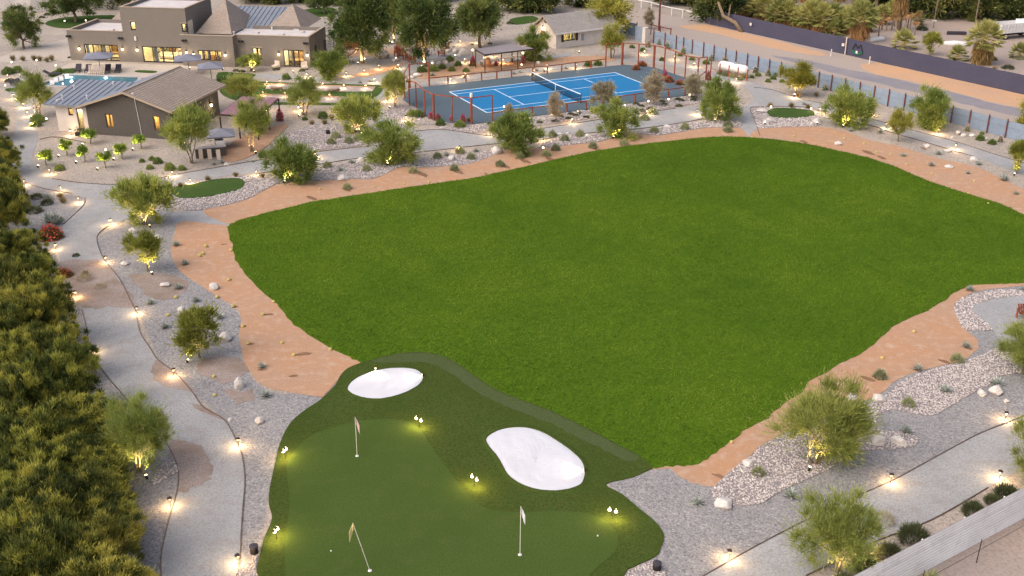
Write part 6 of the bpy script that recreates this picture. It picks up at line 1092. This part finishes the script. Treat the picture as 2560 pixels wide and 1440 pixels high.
# outdoor dining under the grey pergola
for px in ((1222, 165), (1262, 158), (1300, 152)):
    t = empty('outdoor_table', G(*px), .3); MB().box(-1.1, 1.1, -.45, .45, .7, .76).build('top', M['cream'], t)
    for x in (-1, 1):
        for y in (-.38, .38): MB().box(x - .04, x + .04, y - .04, y + .04, 0, .7).build('leg', M['bronze'], t)
    tag(t, 'pale outdoor table near the grey pergola', 'table', 'outdoor tables', px=px)
t = empty('terracotta_urn', G(1220, 168)); MB().lathe([(.2, 0), (.42, .5), (.38, .9), (.22, 1.15), (.28, 1.25)], 12).build('body', M['terracotta'], t); MB().lathe([(.27, 1.2), (.2, 1.21)], 12).build('soil', M['wet'], t); tag(t, 'tall lit terracotta urn beside the globe lamp', 'urn')
# white tank in its post enclosure
TA, TB = G(1790, 181), G(1862, 197); TF = Frame(TA, math.atan2(TB.y - TA.y, TB.x - TA.x)); Lt = (TB - TA).length
t = empty('propane_tank', TF.w(Lt / 2, .55), TF.yaw); tag(t, 'long white propane tank inside a red post enclosure', 'tank')
b = MB(); rr_ = .62; n = 6; pts = []; rs = []
for i in range(n + 1): a = math.pi / 2 * i / n; pts.append((-Lt / 2 + rr_ * (1 - math.sin(a)), 0, .95)); rs.append(max(.03, rr_ * math.cos(a)))
pts, rs = pts[::-1], rs[::-1]; pts = [(-Lt / 2 + rr_ * (1 - math.cos(math.pi / 2 * i / n)), 0, .95) for i in range(n + 1)] + [(Lt / 2 - rr_ * (1 - math.cos(math.pi / 2 * (n - i) / n)), 0, .95) for i in range(n + 1)]; rs = [max(.03, rr_ * math.sin(math.pi / 2 * i / n)) for i in range(n + 1)] + [max(.03, rr_ * math.sin(math.pi / 2 * (n - i) / n)) for i in range(n + 1)]
b.tube(pts, rs, 18); b.build('vessel', M['whitep'], t, smooth=True); MB().lathe([(.22, 1.5), (.22, 1.68), (.1, 1.74)], 12, (.3, 0, 0)).build('valve_dome', M['corr'], t)
for x in (-1.2, 1.2): MB().box(x - .15, x + .15, -.5, .5, 0, .4).build('saddle', M['concrete'], t)
t = empty('tank_enclosure', TF.w(0, -.75), TF.yaw); tag(t, 'row of red posts with a rail in front of the white tank', 'fence')
for i in range(5): x = -.3 + (Lt + 1.2) * i / 4; MB().tube([(x, 0, 0), (x, 0, 1.5)], .08, 7).build('post', M['rust'], t)
MB().beam((-.3, 0, .55), (Lt + .9, 0, .55), .05).build('rail', M['rust'], t)
for px in ((1812, 190), (1830, 194), (1850, 200), (1862, 196), (1800, 186)): bush('sage', px, 16, 1.1)
# ------------------------------------------------------------------ dump truck, boats and scrap in the neighbour's yard
TR = Frame(G(2500, 101), rad(20)); t = empty('dump_truck', TR.o, TR.yaw); tag(t, 'white open bed truck parked in the yard before the dark wood', 'truck'); u = 0
b = MB(); Lb, Wb = 4.6, 2.3
b.box(-.2, Lb, 0, .08, .95, 2.35).box(-.2, Lb, Wb - .08, Wb, .95, 2.35).box(-.2, -.12, .08, Wb - .08, .95, 2.35).box(Lb - .08, Lb, .08, Wb - .08, .95, 2.6).box(-.12, Lb - .08, .08, Wb - .08, .95, 1.03); b.build('bed', M['whitep'], t)
b = MB(); 
for i in range(8): b.box(-.05 + i * .62, 0.02 + i * .62, -.05, -.001, .95, 2.35)
b.build('bed_rib', M['whitep'], t)
b = MB(); b.add([(Lb + .15, .1, .75), (Lb + 2.0, .1, .75), (Lb + 2.0, .1, 1.7), (Lb + 1.5, .1, 2.55), (Lb + .15, .1, 2.55), (Lb + .15, Wb - .1, .75), (Lb + 2.0, Wb - .1, .75), (Lb + 2.0, Wb - .1, 1.7), (Lb + 1.5, Wb - .1, 2.55), (Lb + .15, Wb - .1, 2.55)], [(0, 1, 2, 3, 4), (9, 8, 7, 6, 5), (0, 5, 6, 1), (1, 6, 7, 2), (2, 7, 8, 3), (3, 8, 9, 4), (4, 9, 5, 0)]); b.build('cab', M['whitep'], t)
MB().box(Lb + .5, Lb + 1.45, .085, .098, 1.65, 2.35).build('side_window', M['black'], t); b = MB(); b.quad((Lb + 2.01, .2, 1.75), (Lb + 2.01, Wb - .2, 1.75), (Lb + 1.55, Wb - .2, 2.5), (Lb + 1.55, .2, 2.5)); b.build('windscreen', M['black'], t)
MB().box(-.2, Lb + 2.0, .6, Wb - .6, .55, .9).build('chassis', M['black'], t); MB().box(Lb + 1.95, Lb + 2.1, .05, Wb - .05, .5, .75).build('bumper', M['black'], t)
for x in (1.0, Lb + 1.2):
    for y in (.02, Wb - .32):
        q = MB().tube([(x, y, .48), (x, y + .3, .48)], .48, 16).build('wheel', M['tyre'], t); MB().tube([(x, y - .01, .48), (x, y + .31, .48)], .27, 12).build('rim', M['cream'], q)
for px, a, l, s in (((2185, 103), .45, 'long white upturned skiff beside the straw skirted palm', 1.0), ((2385, 114), -.2, 'white covered mound of sheeting behind the young palm', 1.1)):
    t = empty('skiff' if s == 1 else 'covered_mound', G(*px), a); b = MB(); n = 9
    b.tube([(-2.2, 0, .1), (-1.6, 0, .2), (0, 0, .25), (1.6, 0, .2), (2.2, 0, .12)], [.08, .32 * s, .45 * s, .4 * s, .1], 12); b.build('hull' if s == 1 else 'sheeting', M['whitep'], t, smooth=True); MB().box(-1.8, 1.8, -.03, .03, .05, .12).build('keel' if s == 1 else 'rope', M['galv'], t); tag(t, l, 'boat' if s == 1 else 'mound')
t = empty('timber_pile', G(2390, 86), -.1); tag(t, 'dark stacked scrap timber on the yard dirt', 'timber pile')
for i in range(6): MB().box(-1.5 + .1 * (i % 3), 1.3 + .12 * (i % 2), -.5 + .3 * (i % 3), -.25 + .3 * (i % 3), .02 + .22 * (i // 3), .22 + .22 * (i // 3)).build('plank', M['charc'], t)
t = empty('white_box', G(2166, 102), .4); tag(t, 'small white tub at the foot of the straw skirted palm', 'tub'); MB().lathe([(.3, 0), (.4, .3), (.36, .3), (.28, .05)], 10).build('tub', M['whitep'], t); MB().lathe([(.41, .28), (.41, .32)], 10).build('rim', M['whitep'], t)
# bird box on the big corner post of the court
t = empty('post_sensor', CF.w(hil[5][0], hil[5][1] , 3.0), CW); tag(t, 'white weather sensor cap on the thick court corner post', 'sensor'); MB().lathe([(.17, 0), (.17, .42), (.08, .5)], 12).build('housing', M['whitep'], t); MB().lathe([(.19, .05), (.19, .09)], 12).build('band', M['corr'], t)
# ------------------------------------------------------------------ labels: where each of the many stands, by the landmark next to it
LM = [('the oval bunker', 963, 960), ('the kidney bunker', 1340, 1150), ('the yellow flag', 898, 1310), ('the pink flag', 895, 1060), ('the white flag', 1302, 1300), ('the tennis net', 1390, 215), ('the white tank', 1850, 170), ('the dump truck', 2510, 80), ('the white wing door', 203, 300), ('the gable vents', 320, 236), ('the maroon pergola', 625, 265), ('the grey pergola', 1265, 125), ('the shuttered window', 1424, 95), ('the fire pit', 1053, 134), ('the swimming pool', 240, 203), ('the dark counter', 555, 385), ('the long practice green', 520, 475), ('the small practice green', 1978, 283), ('the lawn ramp', 1870, 320), ('the cobbled pad', 2500, 780), ('the gate emblem', 2153, 120), ('the utility pole', 1647, 76), ('the log benches', 765, 232), ('the round back lawn', 200, 52), ('the court corner sensor', 1178, 300), ('the straw skirted palm', 2147, 95), ('the wide airy tree', 2045, 1150), ('the wire fence', 2450, 1330), ('the path fork', 330, 480), ('the big mulch patch', 240, 710), ('the teardrop mulch patch', 490, 1160), ('the lawn tip', 575, 570), ('the lawn bottom corner', 1640, 1180), ('the citrus trees', 240, 380), ('the tiled pyramid roof', 731, 50), ('the eastern glass doors', 735, 150), ('the central glass doors', 408, 140), ('the western glass doors', 255, 135), ('the cobble band', 1060, 405), ('the sheet fence', 2250, 265), ('the screen fence end', 1770, 45), ('the largest boulder', 1809, 1255), ('the bare court bank', 1500, 285), ('the uplit trunk pair', 985, 160), ('the hedge foot', 130, 560), ('the hedge middle', 150, 860), ('the hedge corner', 250, 1350), ('the far sand curve', 2300, 410), ('the sand hollow', 2250, 930)]
ORD = ['', 'second ', 'third ', 'fourth ', 'fifth ', 'sixth ', 'seventh ', 'eighth ', 'ninth ', 'tenth ', 'eleventh ', 'twelfth ', 'thirteenth ', 'fourteenth ', 'fifteenth ']
bk = {}
for o, d, (x, y) in PENDING:
    m = min(LM, key=lambda q: (q[1] - x) ** 2 + ((q[2] - y) * 1.6) ** 2); dx, dy = x - m[1], (y - m[2]) * 1.8
    rel = ('right of ' if dx > 0 else 'left of ') if abs(dx) > abs(dy) else ('in front of ' if dy > 0 else 'beyond ')
    bk.setdefault((d, rel + m[0]), []).append((dx * dx + dy * dy, o))
for (d, where), v in bk.items():
    v.sort(key=lambda q: q[0])
    for i, (_, o) in enumerate(v): o['label'] = f'{d} {where}' if len(v) == 1 else f'{d}, {ORD[min(i, 14)]}nearest {where}'.replace(', nearest', ', nearest')
